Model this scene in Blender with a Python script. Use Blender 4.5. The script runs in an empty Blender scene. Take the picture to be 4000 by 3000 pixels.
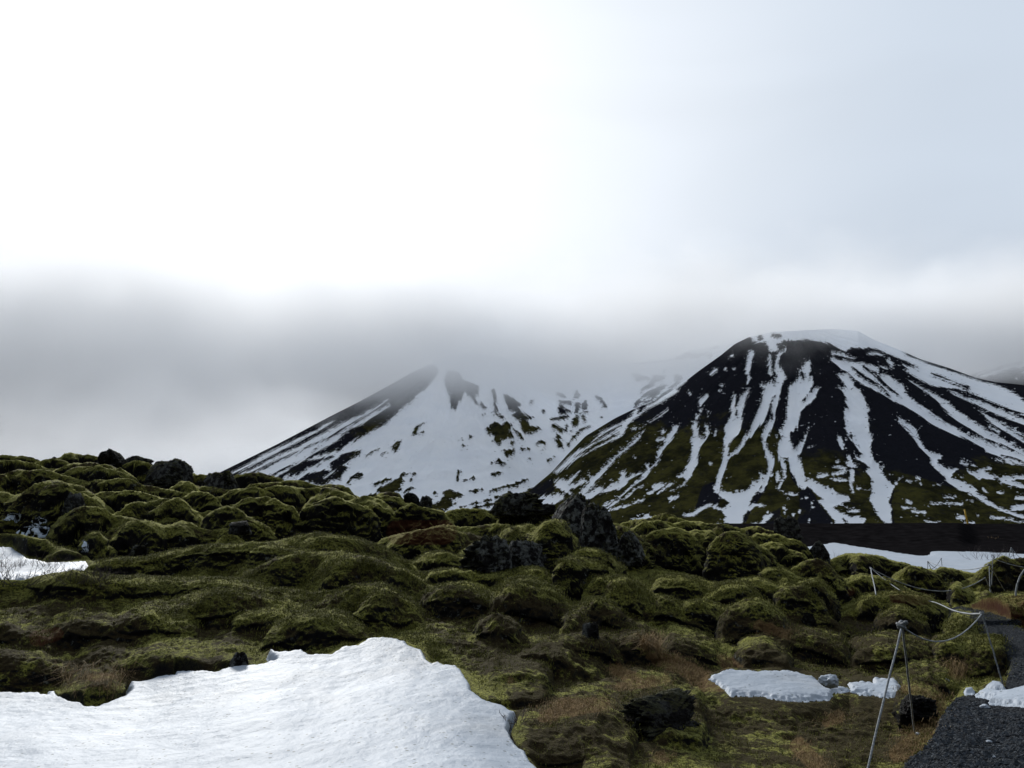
import bpy, bmesh, math, random
import numpy as np
from mathutils import Vector, Matrix
R = math.radians
rng = np.random.default_rng(7)
random.seed(7)
scene = bpy.context.scene
C = scene.collection

# ------------------------------------------------------------------ camera
PITCH = R(11.1)
F = 768.0
EYE = 1.6
cd = bpy.data.cameras.new('camera'); cam = bpy.data.objects.new('camera', cd); C.objects.link(cam)
cd.sensor_width = 36; cd.lens = 27; cd.clip_start = 0.05; cd.clip_end = 20000
cam.location = (0, 0, EYE); cam.rotation_euler = (R(90) + PITCH, 0, 0)
scene.camera = cam
scene.view_settings.view_transform = 'Standard'
scene.view_settings.look = 'None'
scene.view_settings.gamma = 1
scene.view_settings.exposure = 0.0
scene.cycles.volume_bounces = 8
scene.cycles.max_bounces = 10
scene.cycles.volume_step_rate = 2.0
scene.cycles.volume_max_steps = 256
CO, SI = math.cos(PITCH), math.sin(PITCH)

# ------------------------------------------------------------------ world + sun
SUN_AZ, SUN_EL = R(-22), R(27)          # azimuth from +Y towards +X
sun_dir = Vector((math.sin(SUN_AZ) * math.cos(SUN_EL), math.cos(SUN_AZ) * math.cos(SUN_EL), math.sin(SUN_EL)))
w = bpy.data.worlds.new('World'); scene.world = w; w.use_nodes = True
nt = w.node_tree; nt.nodes.clear()

class NB:
    """small node builder"""
    def __init__(s, tree): s.t = tree
    def n(s, typ, **kw):
        nd = s.t.nodes.new(typ)
        for k, v in kw.items(): setattr(nd, k, v)
        return nd
    def put(s, sock, v):
        if v is None: return
        if isinstance(v, (int, float, tuple, list)): sock.default_value = v
        else: s.t.links.new(v, sock)
    def math(s, op, a, b=None, c=None, clamp=False):
        nd = s.n('ShaderNodeMath', operation=op, use_clamp=clamp)
        for i, v in enumerate((a, b, c)): s.put(nd.inputs[i], v)
        return nd.outputs[0]
    def vmath(s, op, a, b=None, out=0):
        nd = s.n('ShaderNodeVectorMath', operation=op)
        s.put(nd.inputs[0], a); s.put(nd.inputs[1], b)
        return nd.outputs[out]
    def step(s, x, a, b, lo=0.0, hi=1.0, mode='SMOOTHSTEP'):
        nd = s.n('ShaderNodeMapRange', interpolation_type=mode)
        s.put(nd.inputs[0], x); s.put(nd.inputs[1], a); s.put(nd.inputs[2], b); s.put(nd.inputs[3], lo); s.put(nd.inputs[4], hi)
        return nd.outputs[0]
    def mix(s, f, a, b):
        nd = s.n('ShaderNodeMix', data_type='RGBA')
        s.put(nd.inputs[0], f)
        s.put(nd.inputs[6], a if not isinstance(a, tuple) or len(a) == 4 else (*a, 1))
        s.put(nd.inputs[7], b if not isinstance(b, tuple) or len(b) == 4 else (*b, 1))
        return nd.outputs[2]
    def noise(s, vec, scale, detail=4, rough=0.55, dist=0.0, out=0):
        nd = s.n('ShaderNodeTexNoise')
        s.put(nd.inputs['Vector'], vec); s.put(nd.inputs['Scale'], scale); s.put(nd.inputs['Detail'], detail)
        s.put(nd.inputs['Roughness'], rough); s.put(nd.inputs['Distortion'], dist)
        return nd.outputs[out]
    def sep(s, v):
        nd = s.n('ShaderNodeSeparateXYZ'); s.put(nd.inputs[0], v); return nd.outputs
    def comb(s, x, y, z):
        nd = s.n('ShaderNodeCombineXYZ')
        for i, v in enumerate((x, y, z)): s.put(nd.inputs[i], v)
        return nd.outputs[0]
    def scalev(s, v, xyz):
        return s.vmath('MULTIPLY', v, xyz)

b = NB(nt)
geo = b.n('ShaderNodeTexCoord').outputs['Generated']
d = b.vmath('NORMALIZE', geo)
dx, dy, dz = b.sep(d)
sky = b.n('ShaderNodeTexSky', sky_type='NISHITA'); sky.sun_disc = False
sky.sun_elevation = SUN_EL; sky.sun_rotation = SUN_AZ; sky.altitude = 100
glow_dir = Vector((math.sin(R(-22)) * math.cos(R(27)), math.cos(R(-22)) * math.cos(R(27)), math.sin(R(27))))
dt = b.vmath('DOT_PRODUCT', d, tuple(glow_dir), out=1)
cn = b.noise(b.scalev(d, (2.0, 2.0, 5.0)), 1.0, 4, 0.5)
cn2 = b.noise(b.scalev(d, (1.0, 1.0, 2.6)), 2.2, 3, 0.5, 0.6)
dtn = b.math('ADD', dt, b.math('MULTIPLY', b.math('SUBTRACT', cn, 0.5), 0.03))
g1 = b.step(dtn, 0.62, 1.0, mode='LINEAR')
g1 = b.math('POWER', g1, 2.0)
cl = b.mix(g1, (0.635, 0.715, 0.82), (1.22, 1.25, 1.29))
# wisps of thicker cloud
wv = b.step(cn2, 0.30, 0.72, 1.02, 0.965)
cl = b.vmath('MULTIPLY', cl, b.comb(wv, wv, wv))
# low cloud band above the horizon
lowc = b.step(b.math('ADD', dz, b.math('MULTIPLY', b.math('SUBTRACT', cn, 0.5), 0.05)), 0.06, 0.40)
cl = b.mix(lowc, (0.53, 0.575, 0.64), cl)
band = b.step(b.math('ADD', dz, b.math('MULTIPLY', b.math('SUBTRACT', cn2, 0.5), 0.16)), 0.10, 0.36, 0.95, 1.0)
cl = b.vmath('MULTIPLY', cl, b.comb(band, band, b.math('POWER', band, 0.9)))
# unseen sky behind the viewer, dimmed on purpose to keep near fronts dark
back = b.step(dy, -0.5, 0.3, 0.10, 1.0)
zen = b.step(dz, 0.25, 0.70)
back = b.math('MAXIMUM', back, b.math('MULTIPLY', zen, 0.86))
cl = b.vmath('MULTIPLY', cl, b.comb(back, back, back))
bgs = b.n('ShaderNodeBackground'); b.put(bgs.inputs[0], sky.outputs[0]); bgs.inputs[1].default_value = 0.05
bgc = b.n('ShaderNodeBackground'); b.put(bgc.inputs[0], cl); bgc.inputs[1].default_value = 1.0
mx = b.n('ShaderNodeMixShader'); mx.inputs[0].default_value = 0.97
nt.links.new(bgs.outputs[0], mx.inputs[1]); nt.links.new(bgc.outputs[0], mx.inputs[2])
wo = b.n('ShaderNodeOutputWorld'); nt.links.new(mx.outputs[0], wo.inputs[0])

ld = bpy.data.lights.new('sun', 'SUN'); lo = bpy.data.objects.new('sun', ld); C.objects.link(lo)
ld.energy = 4.2; ld.angle = R(9); ld.color = (1.0, 0.98, 0.94)
lo.rotation_euler = (-sun_dir).to_track_quat('-Z', 'Y').to_euler()
lo.location = (0, 0, 60)

# ------------------------------------------------------------------ numpy noise
def _hash(ix, iy, iz, seed):
    h = (ix.astype(np.int64) * 374761393 + iy.astype(np.int64) * 668265263 + iz.astype(np.int64) * 2147483647 % 4294967291 + iz.astype(np.int64) * 974634777 + seed * 1274126177) & 0xFFFFFFFF
    h = ((h ^ (h >> 13)) * 1274126177) & 0xFFFFFFFF
    h = (h ^ (h >> 16)) & 0xFFFFFFFF
    return h
def _rand(ix, iy, iz, seed): return _hash(ix, iy, iz, seed).astype(np.float32) / 4294967295.0
def vnoise2(x, y, seed=0):
    ix = np.floor(x); iy = np.floor(y); fx = (x - ix).astype(np.float32); fy = (y - iy).astype(np.float32)
    ix = ix.astype(np.int64); iy = iy.astype(np.int64); z = np.zeros((1,), np.int64)
    u = fx * fx * fx * (fx * (fx * 6 - 15) + 10); v = fy * fy * fy * (fy * (fy * 6 - 15) + 10)
    def g(a, c, gx, gy):
        h = _rand(a, c, z, seed) * 6.2831853
        return np.cos(h) * gx + np.sin(h) * gy
    n00 = g(ix, iy, fx, fy); n10 = g(ix + 1, iy, fx - 1, fy); n01 = g(ix, iy + 1, fx, fy - 1); n11 = g(ix + 1, iy + 1, fx - 1, fy - 1)
    a = n00 + (n10 - n00) * u; c = n01 + (n11 - n01) * u
    return (a + (c - a) * v) * 1.5
def fbm2(x, y, oct=4, gain=0.5, lac=2.03, seed=0, ridged=False):
    s = 0; a = 1.0; t = 0
    for i in range(oct):
        n = vnoise2(x, y, seed + i * 17)
        if ridged: n = 1 - 2 * np.abs(n)
        s = s + a * n; t += a; a *= gain; x = x * lac + 13.7; y = y * lac - 7.3
    return s / t
def vnoise3(p, seed=0):
    x, y, z = p
    ix = np.floor(x); iy = np.floor(y); iz = np.floor(z)
    fx = (x - ix).astype(np.float32); fy = (y - iy).astype(np.float32); fz = (z - iz).astype(np.float32)
    ix = ix.astype(np.int64); iy = iy.astype(np.int64); iz = iz.astype(np.int64)
    u = fx * fx * (3 - 2 * fx); v = fy * fy * (3 - 2 * fy); ww = fz * fz * (3 - 2 * fz)
    r = 0
    for dx_ in (0, 1):
        for dy_ in (0, 1):
            for dz_ in (0, 1):
                wt = (u if dx_ else 1 - u) * (v if dy_ else 1 - v) * (ww if dz_ else 1 - ww)
                r = r + wt * _rand(ix + dx_, iy + dy_, iz + dz_, seed)
    return r * 2 - 1
def fbm3(p, oct=3, gain=0.5, seed=0, ridged=False):
    x, y, z = p; s = 0; a = 1.0; t = 0
    for i in range(oct):
        n = vnoise3((x, y, z), seed + i * 31)
        if ridged: n = 1 - 2 * np.abs(n)
        s = s + a * n; t += a; a *= gain; x = x * 2.03 + 5.1; y = y * 2.03 + 9.2; z = z * 2.03 - 3.3
    return s / t
def sstep(x, a, b_):
    t = np.clip((x - a) / (b_ - a), 0, 1); return t * t * (3 - 2 * t)
def worley2(x, y, seed=0):
    ix = np.floor(x).astype(np.int64); iy = np.floor(y).astype(np.int64); z = np.zeros((1,), np.int64)
    f1 = np.full(x.shape, 9.0, np.float32)
    for a in (-1, 0, 1):
        for c in (-1, 0, 1):
            jx = ix + a; jy = iy + c
            px_ = jx + _rand(jx, jy, z, seed); py_ = jy + _rand(jx, jy, z, seed + 91)
            f1 = np.minimum(f1, (px_ - x) ** 2 + (py_ - y) ** 2)
    return np.sqrt(f1)

# ------------------------------------------------------------------ direction helpers: a sight line is (c = X/Y, e = (Z-EYE)/Y)
def ce(px, py):
    px = np.asarray(px, float); py = np.asarray(py, float)
    t = (384 - py) / F
    e = (t * CO + SI) / (CO - t * SI)
    return (px - 512) / F * (CO + e * SI), e
def proj(X, Y, Z):
    z = Z - EYE; yc = Y * CO + z * SI
    return 512 + F * X / yc, 384 - F * (-Y * SI + z * CO) / yc
def at(px, py, Y):
    c, e = ce(px, py); return Vector((float(c) * Y, Y, EYE + float(e) * Y))
# photo-crop frames: (origin x, origin y, scale) -> picture units
TL = {'A': (2000, 1500, 2.765), 'B': (2600, 1250, 2.765), 'C': (2600, 1600, 2.765), 'D': (3200, 1250, 2.765), 'E': (3200, 1600, 2.765),
      'F': (800, 1400, 2.765), 'G': (1400, 1400, 2.765), 'H': (2100, 1250, 2.765), 'V': (0, 0, 0.553),
      '1': (3200, 2100, 1.84375), '2': (2400, 2000, 2.37), '3': (0, 1650, 2.212), '4': (1600, 1800, 2.212), '5': (0, 2200, 1.7015), '6': (1300, 2300, 1.7015),
      'P': (0, 0, 0.256)}
def T(t, pts):
    ox, oy, s = TL[t]
    return [((ox + p[0] / s) / 3.90625, (oy + p[1] / s) / 3.90625) for p in pts]
def TS(t, v): return v / TL[t][2] / 3.90625

# signed distance (positive inside), in picture units
def sd_poly(x, y, pts):
    n = len(pts); dmin = np.full(x.shape, 1e9); inside = np.zeros(x.shape, bool)
    for i in range(n):
        ax, ay = pts[i]; bx, by = pts[(i + 1) % n]
        vx, vy = bx - ax, by - ay; L = vx * vx + vy * vy + 1e-12
        t = np.clip(((x - ax) * vx + (y - ay) * vy) / L, 0, 1)
        dmin = np.minimum(dmin, (x - ax - t * vx) ** 2 + (y - ay - t * vy) ** 2)
        c = ((ay > y) != (by > y))
        xi = ax + (y - ay) / (vy if vy else 1e-12) * vx
        inside ^= c & (x < xi)
    dd = np.sqrt(dmin); return np.where(inside, dd, -dd)
def sd_stroke(x, y, pts, rad):
    if len(pts) == 1: pts = pts * 2; rad = rad * 2
    best = np.full(x.shape, -1e9)
    for i in range(len(pts) - 1):
        ax, ay = pts[i]; bx, by = pts[i + 1]; vx, vy = bx - ax, by - ay; L = vx * vx + vy * vy + 1e-12
        t = np.clip(((x - ax) * vx + (y - ay) * vy) / L, 0, 1)
        dd = np.sqrt((x - ax - t * vx) ** 2 + (y - ay - t * vy) ** 2)
        best = np.maximum(best, rad[i] + (rad[i + 1] - rad[i]) * t - dd)
    return best
def paint(x, y, ops, init, cap=6.0):
    """ordered shapes: ('+'/'-', tile, 'p' | 's', points, [width]) -> signed field"""
    S = np.full(x.shape, float(init)); M = max(8, cap)
    for op in ops:
        sign, t, kind, pts = op[:4]
        q = T(t, pts)
        if kind == 's':
            rad = [TS(t, p[2]) for p in pts] if len(pts[0]) > 2 else [TS(t, op[4])] * len(pts)
            mr = max(rad)
        else: mr = 0
        xs = [p[0] for p in q]; ys = [p[1] for p in q]
        m = (x > min(xs) - M - mr) & (x < max(xs) + M + mr) & (y > min(ys) - M - mr) & (y < max(ys) + M + mr)
        if not m.any(): continue
        v = sd_poly(x[m], y[m], q) if kind == 'p' else sd_stroke(x[m], y[m], q, rad)
        S[m] = np.maximum(S[m], v) if sign == '+' else np.minimum(S[m], -v)
    return np.clip(S, -cap, cap)

# ------------------------------------------------------------------ mesh helpers
def grid_mesh(name, X, Y, Z, mat, attrs=None, mask=None, smooth=True, kind='structure'):
    nr, nc = X.shape
    idx = np.arange(nr * nc).reshape(nr, nc)
    q = np.stack([idx[:-1, :-1], idx[:-1, 1:], idx[1:, 1:], idx[1:, :-1]], -1).reshape(-1, 4)
    if mask is not None:
        mk = mask.reshape(-1); q = q[mk[q].any(1)]
        used = np.unique(q); remap = np.full(nr * nc, -1); remap[used] = np.arange(len(used)); q = remap[q]
    else: used = np.arange(nr * nc)
    me = bpy.data.meshes.new(name)
    me.vertices.add(len(used)); me.loops.add(q.size); me.polygons.add(len(q))
    co = np.stack([X.reshape(-1)[used], Y.reshape(-1)[used], Z.reshape(-1)[used]], -1).astype(np.float32)
    me.vertices.foreach_set('co', co.ravel())
    me.loops.foreach_set('vertex_index', q.ravel().astype(np.int32))
    me.polygons.foreach_set('loop_start', (np.arange(len(q)) * 4).astype(np.int32))
    me.polygons.foreach_set('use_smooth', np.full(len(q), smooth))
    for k, v in (attrs or {}).items():
        a = me.attributes.new(k, 'FLOAT', 'POINT'); a.data.foreach_set('value', v.reshape(-1)[used].astype(np.float32))
    me.update(); me.validate()
    o = bpy.data.objects.new(name, me); C.objects.link(o)
    if mat: me.materials.append(mat)
    if kind: o['kind'] = kind
    return o
def tag(o, label, cat, group=None, kind=None):
    o['label'] = label; o['category'] = cat
    if group: o['group'] = group
    if kind: o['kind'] = kind
    return o
def raw_mesh(name, verts, faces, mat, parent=None, smooth=True):
    me = bpy.data.meshes.new(name); me.from_pydata([tuple(v) for v in verts], [], [tuple(f) for f in faces]); me.update()
    if smooth: me.polygons.foreach_set('use_smooth', [True] * len(me.polygons))
    o = bpy.data.objects.new(name, me); C.objects.link(o)
    if mat: me.materials.append(mat)
    if parent: o.parent = parent
    return o

# ------------------------------------------------------------------ materials
def mat(name):
    m = bpy.data.materials.new(name); m.use_nodes = True; t = m.node_tree; t.nodes.clear()
    bb = NB(t); bs = bb.n('ShaderNodeBsdfPrincipled'); ou = bb.n('ShaderNodeOutputMaterial'); t.links.new(bs.outputs[0], ou.inputs[0])
    bs.inputs['Specular IOR Level'].default_value = 0.2
    return m, bb, bs
def bump(bb, bs, h, dist, strength=1.0):
    bn = bb.n('ShaderNodeBump'); bn.inputs['Distance'].default_value = dist; bn.inputs['Strength'].default_value = strength
    bb.put(bn.inputs['Height'], h); bb.t.links.new(bn.outputs[0], bs.inputs['Normal'])
def attr(bb, nm): return bb.n('ShaderNodeAttribute', attribute_name=nm).outputs['Fac']
def pos(bb): return bb.n('ShaderNodeNewGeometry').outputs['Position']

def mountain_mat(name):
    m, bb, bs = mat(name)
    p = pos(bb); S = attr(bb, 'snow'); Mo = attr(bb, 'moss')
    aniso = bb.scalev(p, (1, 1, 1.6))
    n1 = bb.noise(p, 0.06, 5, 0.75); n2 = bb.noise(bb.scalev(p, (1, 1, 2.2)), 0.20, 4, 0.8)
    e = bb.math('ADD', S, bb.math('MULTIPLY', bb.math('SUBTRACT', n1, 0.5), 4.6))
    e = bb.math('ADD', e, bb.math('MULTIPLY', bb.math('SUBTRACT', n2, 0.5), 9.0))
    f = bb.step(e, -0.15, 0.15)
    # scattered scraps of snow and stones
    sp = bb.noise(aniso, 0.13, 3, 0.6)
    near = bb.step(S, -5.5, -1.0)
    scr = bb.math('MULTIPLY', bb.step(bb.math('ADD', sp, bb.math('MULTIPLY', near, 0.07)), 0.715, 0.73), 0.9)
    f = bb.math('MAXIMUM', f, scr)
    near2 = bb.step(S, 5.7, 1.5)
    dk = bb.step(bb.math('ADD', bb.noise(bb.scalev(p, (1, 1, 1.8)), 0.10, 4, 0.7), bb.math('MULTIPLY', near2, 0.06)), 0.695, 0.715)
    f = bb.math('MULTIPLY', f, bb.math('SUBTRACT', 1.0, dk))
    rk = bb.noise(p, 0.35, 4, 0.7)
    basalt = bb.mix(rk, (0.007, 0.008, 0.012), (0.020, 0.020, 0.025))  # blacks lifted and tinted bluish, putting thin haze into the colour
    mossc = bb.mix(bb.step(bb.noise(p, 0.03, 4, 0.7), 0.35, 0.65), (0.016, 0.016, 0.008), (0.058, 0.054, 0.017))
    mf = bb.step(bb.math('ADD', Mo, bb.math('MULTIPLY', bb.math('SUBTRACT', bb.noise(bb.scalev(p, (1, 1, .6)), 0.022, 6, 0.8), 0.5), 2.6)), 0.25, 0.85)
    mf = bb.math('MULTIPLY', mf, bb.step(bb.noise(aniso, 0.12, 4, 0.7), 0.30, 0.5, 0.35, 1.0))
    col = bb.mix(mf, basalt, mossc)
    sn = bb.mix(bb.step(bb.noise(p, 0.015, 4, 0.6), 0.3, 0.7), (0.84, 0.87, 0.92), (0.90, 0.92, 0.95))
    col = bb.mix(f, col, sn)
    bb.put(bs.inputs['Base Color'], col); bs.inputs['Roughness'].default_value = 1.0; bs.inputs['Specular IOR Level'].default_value = 0.0
    h = bb.math('ADD', bb.math('MULTIPLY', bb.noise(p, 0.12, 5, 0.6), bb.step(f, 0, 1, 1.0, 0.15)), bb.math('MULTIPLY', f, 0.08))
    bump(bb, bs, h, 6.0, 0.7)
    return m

def snow_mat(name='old_snow', k=1.0):
    m, bb, bs = mat(name)
    p = pos(bb)
    c = bb.mix(bb.step(bb.noise(p, 1.3, 5, 0.6), 0.3, 0.75), (0.255 * k, 0.295 * k, 0.35 * k), (0.32 * k, 0.36 * k, 0.415 * k))
    dirt = bb.step(bb.noise(p, 0.8, 4, 0.6), 0.5, 0.72)
    c = bb.mix(bb.math('MULTIPLY', dirt, 0.5), c, (0.32, 0.33, 0.34))
    v = bb.n('ShaderNodeTexVoronoi'); bb.put(v.inputs['Vector'], p); v.inputs['Scale'].default_value = 14
    spk = bb.math('MULTIPLY', bb.step(v.outputs['Distance'], 0.13, 0.20, 1.0, 0.0), bb.step(bb.noise(p, 2.2, 4, 0.65), 0.36, 0.52))
    c = bb.mix(bb.math('MULTIPLY', spk, 0.9), c, (0.08, 0.095, 0.09))
    bb.put(bs.inputs['Base Color'], c); bs.inputs['Roughness'].default_value = 0.6
    bs.inputs['Subsurface Weight'].default_value = 0.0
    h = bb.math('ADD', bb.math('MULTIPLY', bb.noise(p, 9, 6, 0.7), 0.7), bb.math('MULTIPLY', bb.noise(p, 2.2, 2, 0.5), 0.9))
    bump(bb, bs, h, 0.045, 0.55)
    return m

def lava_mat():
    m, bb, bs = mat('moss_and_lava')
    p = pos(bb); nz = bb.sep(bb.n('ShaderNodeNewGeometry').outputs['Normal'])[2]
    path = attr(bb, 'path'); tan = attr(bb, 'tan'); red = attr(bb, 'red'); bare = attr(bb, 'bare')
    n1 = bb.noise(p, 0.9, 5, 0.65); n2 = bb.noise(p, 7.0, 5, 0.7); n3 = bb.noise(p, 34.0, 4, 0.7)
    moss = bb.mix(bb.step(n1, 0.3, 0.7), (0.050, 0.052, 0.008), (0.165, 0.158, 0.030))
    moss = bb.mix(bb.step(n3, 0.42, 0.56), (0.006, 0.007, 0.003), moss)
    moss = bb.mix(bb.math('MULTIPLY', bb.step(bb.noise(p, 2.6, 5, 0.7), 0.52, 0.62), 0.75), moss, (0.020, 0.016, 0.007))
    moss = bb.mix(bb.math('MULTIPLY', bb.step(n2, 0.60, 0.72), 0.6), moss, (0.13, 0.12, 0.032))
    brown = bb.mix(n3, (0.006, 0.005, 0.003), (0.038, 0.025, 0.013))
    bf = bb.step(bb.math('ADD', bb.math('ADD', bb.noise(p, 0.55, 6, 0.7), bb.math('MULTIPLY', bb.math('SUBTRACT', n2, 0.5), 0.5)), bb.math('MULTIPLY', bare, 0.13)), 0.53, 0.63)
    col = bb.mix(bf, moss, brown)
    # bare lava on steep faces, spread wider to paint shade into their fronts
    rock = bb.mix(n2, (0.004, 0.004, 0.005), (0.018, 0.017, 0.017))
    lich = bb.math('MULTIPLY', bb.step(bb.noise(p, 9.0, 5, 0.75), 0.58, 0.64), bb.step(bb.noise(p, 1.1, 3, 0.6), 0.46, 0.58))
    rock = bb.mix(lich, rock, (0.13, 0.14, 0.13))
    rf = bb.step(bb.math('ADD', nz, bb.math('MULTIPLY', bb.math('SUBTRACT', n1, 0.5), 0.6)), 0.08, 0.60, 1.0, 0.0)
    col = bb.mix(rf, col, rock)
    tn = bb.step(bb.math('ADD', tan, bb.math('MULTIPLY', bb.math('SUBTRACT', n2, 0.5), 1.6)), 0.45, 0.75)
    col = bb.mix(tn, col, bb.mix(n3, (0.030, 0.018, 0.009), (0.15, 0.090, 0.042)))
    rd = bb.step(bb.math('ADD', red, bb.math('MULTIPLY', bb.math('SUBTRACT', n2, 0.5), 0.9)), 0.4, 0.7)
    col = bb.mix(rd, col, bb.mix(n3, (0.018, 0.008, 0.005), (0.070, 0.026, 0.014)))
    gv = bb.n('ShaderNodeTexVoronoi'); bb.put(gv.inputs['Vector'], p); gv.inputs['Scale'].default_value = 42
    grav = bb.mix(bb.sep(gv.outputs['Color'])[0], (0.008, 0.009, 0.011), (0.032, 0.037, 0.043))
    pf = bb.step(bb.math('ADD', path, bb.math('MULTIPLY', bb.math('SUBTRACT', n2, 0.5), 1.0)), 0.4, 0.62)
    col = bb.mix(pf, col, grav)
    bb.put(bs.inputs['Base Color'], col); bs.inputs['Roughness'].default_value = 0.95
    bs.inputs['Specular IOR Level'].default_value = 0.05
    sh = bb.math('MULTIPLY', bb.math('SUBTRACT', 1.0, bb.math('MAXIMUM', bb.math('MAXIMUM', rf, pf), bb.math('MULTIPLY', bf, 0.85))), 1.0)
    sh = bb.math('MULTIPLY', sh, bb.step(n3, 0.40, 0.60, 0.45, 1.0))
    bb.put(bs.inputs['Sheen Weight'], sh); bs.inputs['Sheen Roughness'].default_value = 0.4
    bs.inputs['Sheen Tint'].default_value = (0.62, 0.62, 0.20, 1)
    hm = bb.math('ADD', bb.math('MULTIPLY', n3, 0.7), bb.math('MULTIPLY', bb.noise(p, 110, 2, 0.7), 0.3))
    hp = bb.math('SUBTRACT', 1.0, gv.outputs['Distance'])
    h = bb.n('ShaderNodeMix', data_type='FLOAT'); bb.put(h.inputs[0], pf); bb.put(h.inputs[2], hm); bb.put(h.inputs[3], hp)
    bump(bb, bs, h.outputs[0], 0.045, 0.9)
    return m

def rock_mat():
    m, bb, bs = mat('lava_rock')
    p = pos(bb); nz = bb.sep(bb.n('ShaderNodeNewGeometry').outputs['Normal'])[2]
    n2 = bb.noise(p, 6.0, 5, 0.7); n3 = bb.noise(p, 25, 4, 0.7)
    c = bb.mix(n3, (0.004, 0.004, 0.005), (0.020, 0.018, 0.018))
    lich = bb.math('MULTIPLY', bb.step(bb.noise(p, 6.0, 6, 0.75), 0.47, 0.56), bb.step(bb.noise(p, 1.8, 3, 0.6), 0.34, 0.50))
    c = bb.mix(bb.math('MULTIPLY', lich, attr(bb, 'lichen')), c, bb.mix(n3, (0.05, 0.055, 0.053), (0.22, 0.23, 0.225)))
    mf = bb.step(bb.math('ADD', nz, bb.math('MULTIPLY', bb.math('SUBTRACT', bb.noise(p, 2.2, 4, 0.6), 0.5), 1.8)), 0.55, 0.8)
    c = bb.mix(bb.math('MULTIPLY', mf, attr(bb, 'mossy')), c, bb.mix(n3, (0.03, 0.032, 0.008), (0.09, 0.09, 0.02)))
    bb.put(bs.inputs['Base Color'], c); bs.inputs['Roughness'].default_value = 0.95; bs.inputs['Specular IOR Level'].default_value = 0.1
    bump(bb, bs, bb.math('ADD', n2, bb.math('MULTIPLY', n3, 0.6)), 0.10, 1.0)
    return m
def plain_mat(name, col, var=0.3, scale=20, rough=0.8, bmp=0.01, spec=0.2):
    m, bb, bs = mat(name); bs.inputs['Specular IOR Level'].default_value = spec; p = pos(bb); n = bb.noise(p, scale, 4, 0.65)
    c2 = tuple(x * (1 - var) for x in col); c3 = tuple(min(1, x * (1 + var)) for x in col)
    bb.put(bs.inputs['Base Color'], bb.mix(bb.step(n, 0.3, 0.7), c2, c3)); bs.inputs['Roughness'].default_value = rough
    if bmp: bump(bb, bs, n, bmp, 0.8)
    return m
M_SNOW = snow_mat(); M_BRIGHT = snow_mat('brightened_snow', 2.2); M_LAVA = lava_mat(); M_ROCK = rock_mat()  # second, paler snow: colour raised to make up for shade on the scraps
M_FAR = plain_mat('black_cinder', (0.0065, 0.006, 0.0065), 0.5, 0.6, 1.0, 0.0, 0.0)
M_ROD = plain_mat('weathered_rope_and_rod', (0.20, 0.215, 0.23), 0.45, 60, 0.7, 0.004)
M_KNOT = plain_mat('grey_tape', (0.16, 0.17, 0.18), 0.4, 60, 0.6, 0.006)
M_YEL = plain_mat('yellow_paint', (0.42, 0.26, 0.02), 0.2, 4, 0.6, 0)
M_GRASS = plain_mat('dry_grass', (0.20, 0.135, 0.065), 0.55, 9, 0.9, 0)
M_GREEN = plain_mat('moss_tips', (0.088, 0.088, 0.016), 0.75, 45, 0.9, 0)
M_TWIG = plain_mat('bare_twigs', (0.060, 0.048, 0.045), 0.5, 20, 0.9, 0)
M_STONE = plain_mat('gravel_stones', (0.034, 0.040, 0.048), 0.7, 30, 0.9, 0)

# ================================================================== MOUNTAINS
def skyfun(pts):
    c, e = ce([p[0] for p in pts], [p[1] for p in pts]); return c, e
def smooth1(a, k):
    if k < 2: return a
    ker = np.hanning(k + 2)[1:-1]; ker /= ker.sum()
    return np.convolve(np.pad(a, k, mode='edge'), ker, 'same')[k:-k]

def build_mountain(name, sky_pts, cx_px, cy, base_fn, c_rng, ncol, Yrng, nrow, snow_ops, init, moss_fn, seed, foot=3.8, relief=6.0):
    c = np.linspace(*c_rng, ncol); Yl = np.linspace(*Yrng, nrow)
    Yg, cg = np.meshgrid(Yl, c, indexing='ij'); X = cg * Yg
    h = base_fn(X, Yg)                                  # unscaled shape 0..1
    sc, se = skyfun(sky_pts)
    tgt = smooth1(np.interp(c, sc, se), max(2, int(ncol / 220)))
    el = (h) / Yg
    mx_ = smooth1(el.max(0), max(2, int(ncol / 150)))
    k = np.clip(tgt, 0.002, None) / np.maximum(mx_, 1e-6)
    k = np.minimum(k, 3000)
    Z = EYE + h * k[None, :]
    # gullies that run down the flanks
    ax_ = (cx_px - 512) / F * cy
    phi = np.arctan2(X - ax_, cy - Yg); rr = np.hypot(X - ax_, Yg - cy)
    amp = np.clip(h * k[None, :] / 120, 0, 1) * np.clip((tgt[None, :] - (Z - EYE) / Yg) / 0.03, 0, 1)
    Z = Z + amp * (6 * fbm2(phi * 9, rr / 260, 4, 0.55, seed=seed, ridged=True) + 2.5 * fbm2(X / 40, Yg / 40, 4, seed=seed + 5))
    Z = np.maximum(Z, foot - 6 + 0 * Z)
    px, py = proj(X, Yg, Z)
    S = paint(px, py, snow_ops, init)
    Zold = Z
    S = S + np.clip(h * k[None, :] / 60, 0, 1) * (2.6 * fbm2(phi * 55, rr / 220, 3, 0.6, seed=seed + 9) + 1.2 * vnoise2(phi * 160, rr / 160, seed + 13))
    S = np.clip(S, -6, 6)
    Z = Z - relief * sstep(S, -3.5, 3.5) * amp
    Mo = moss_fn(px, py)
    o = grid_mesh(name, X, Yg, Z, mountain_mat(name + '_slopes'), {'snow': S, 'moss': Mo})
    return o

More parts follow.
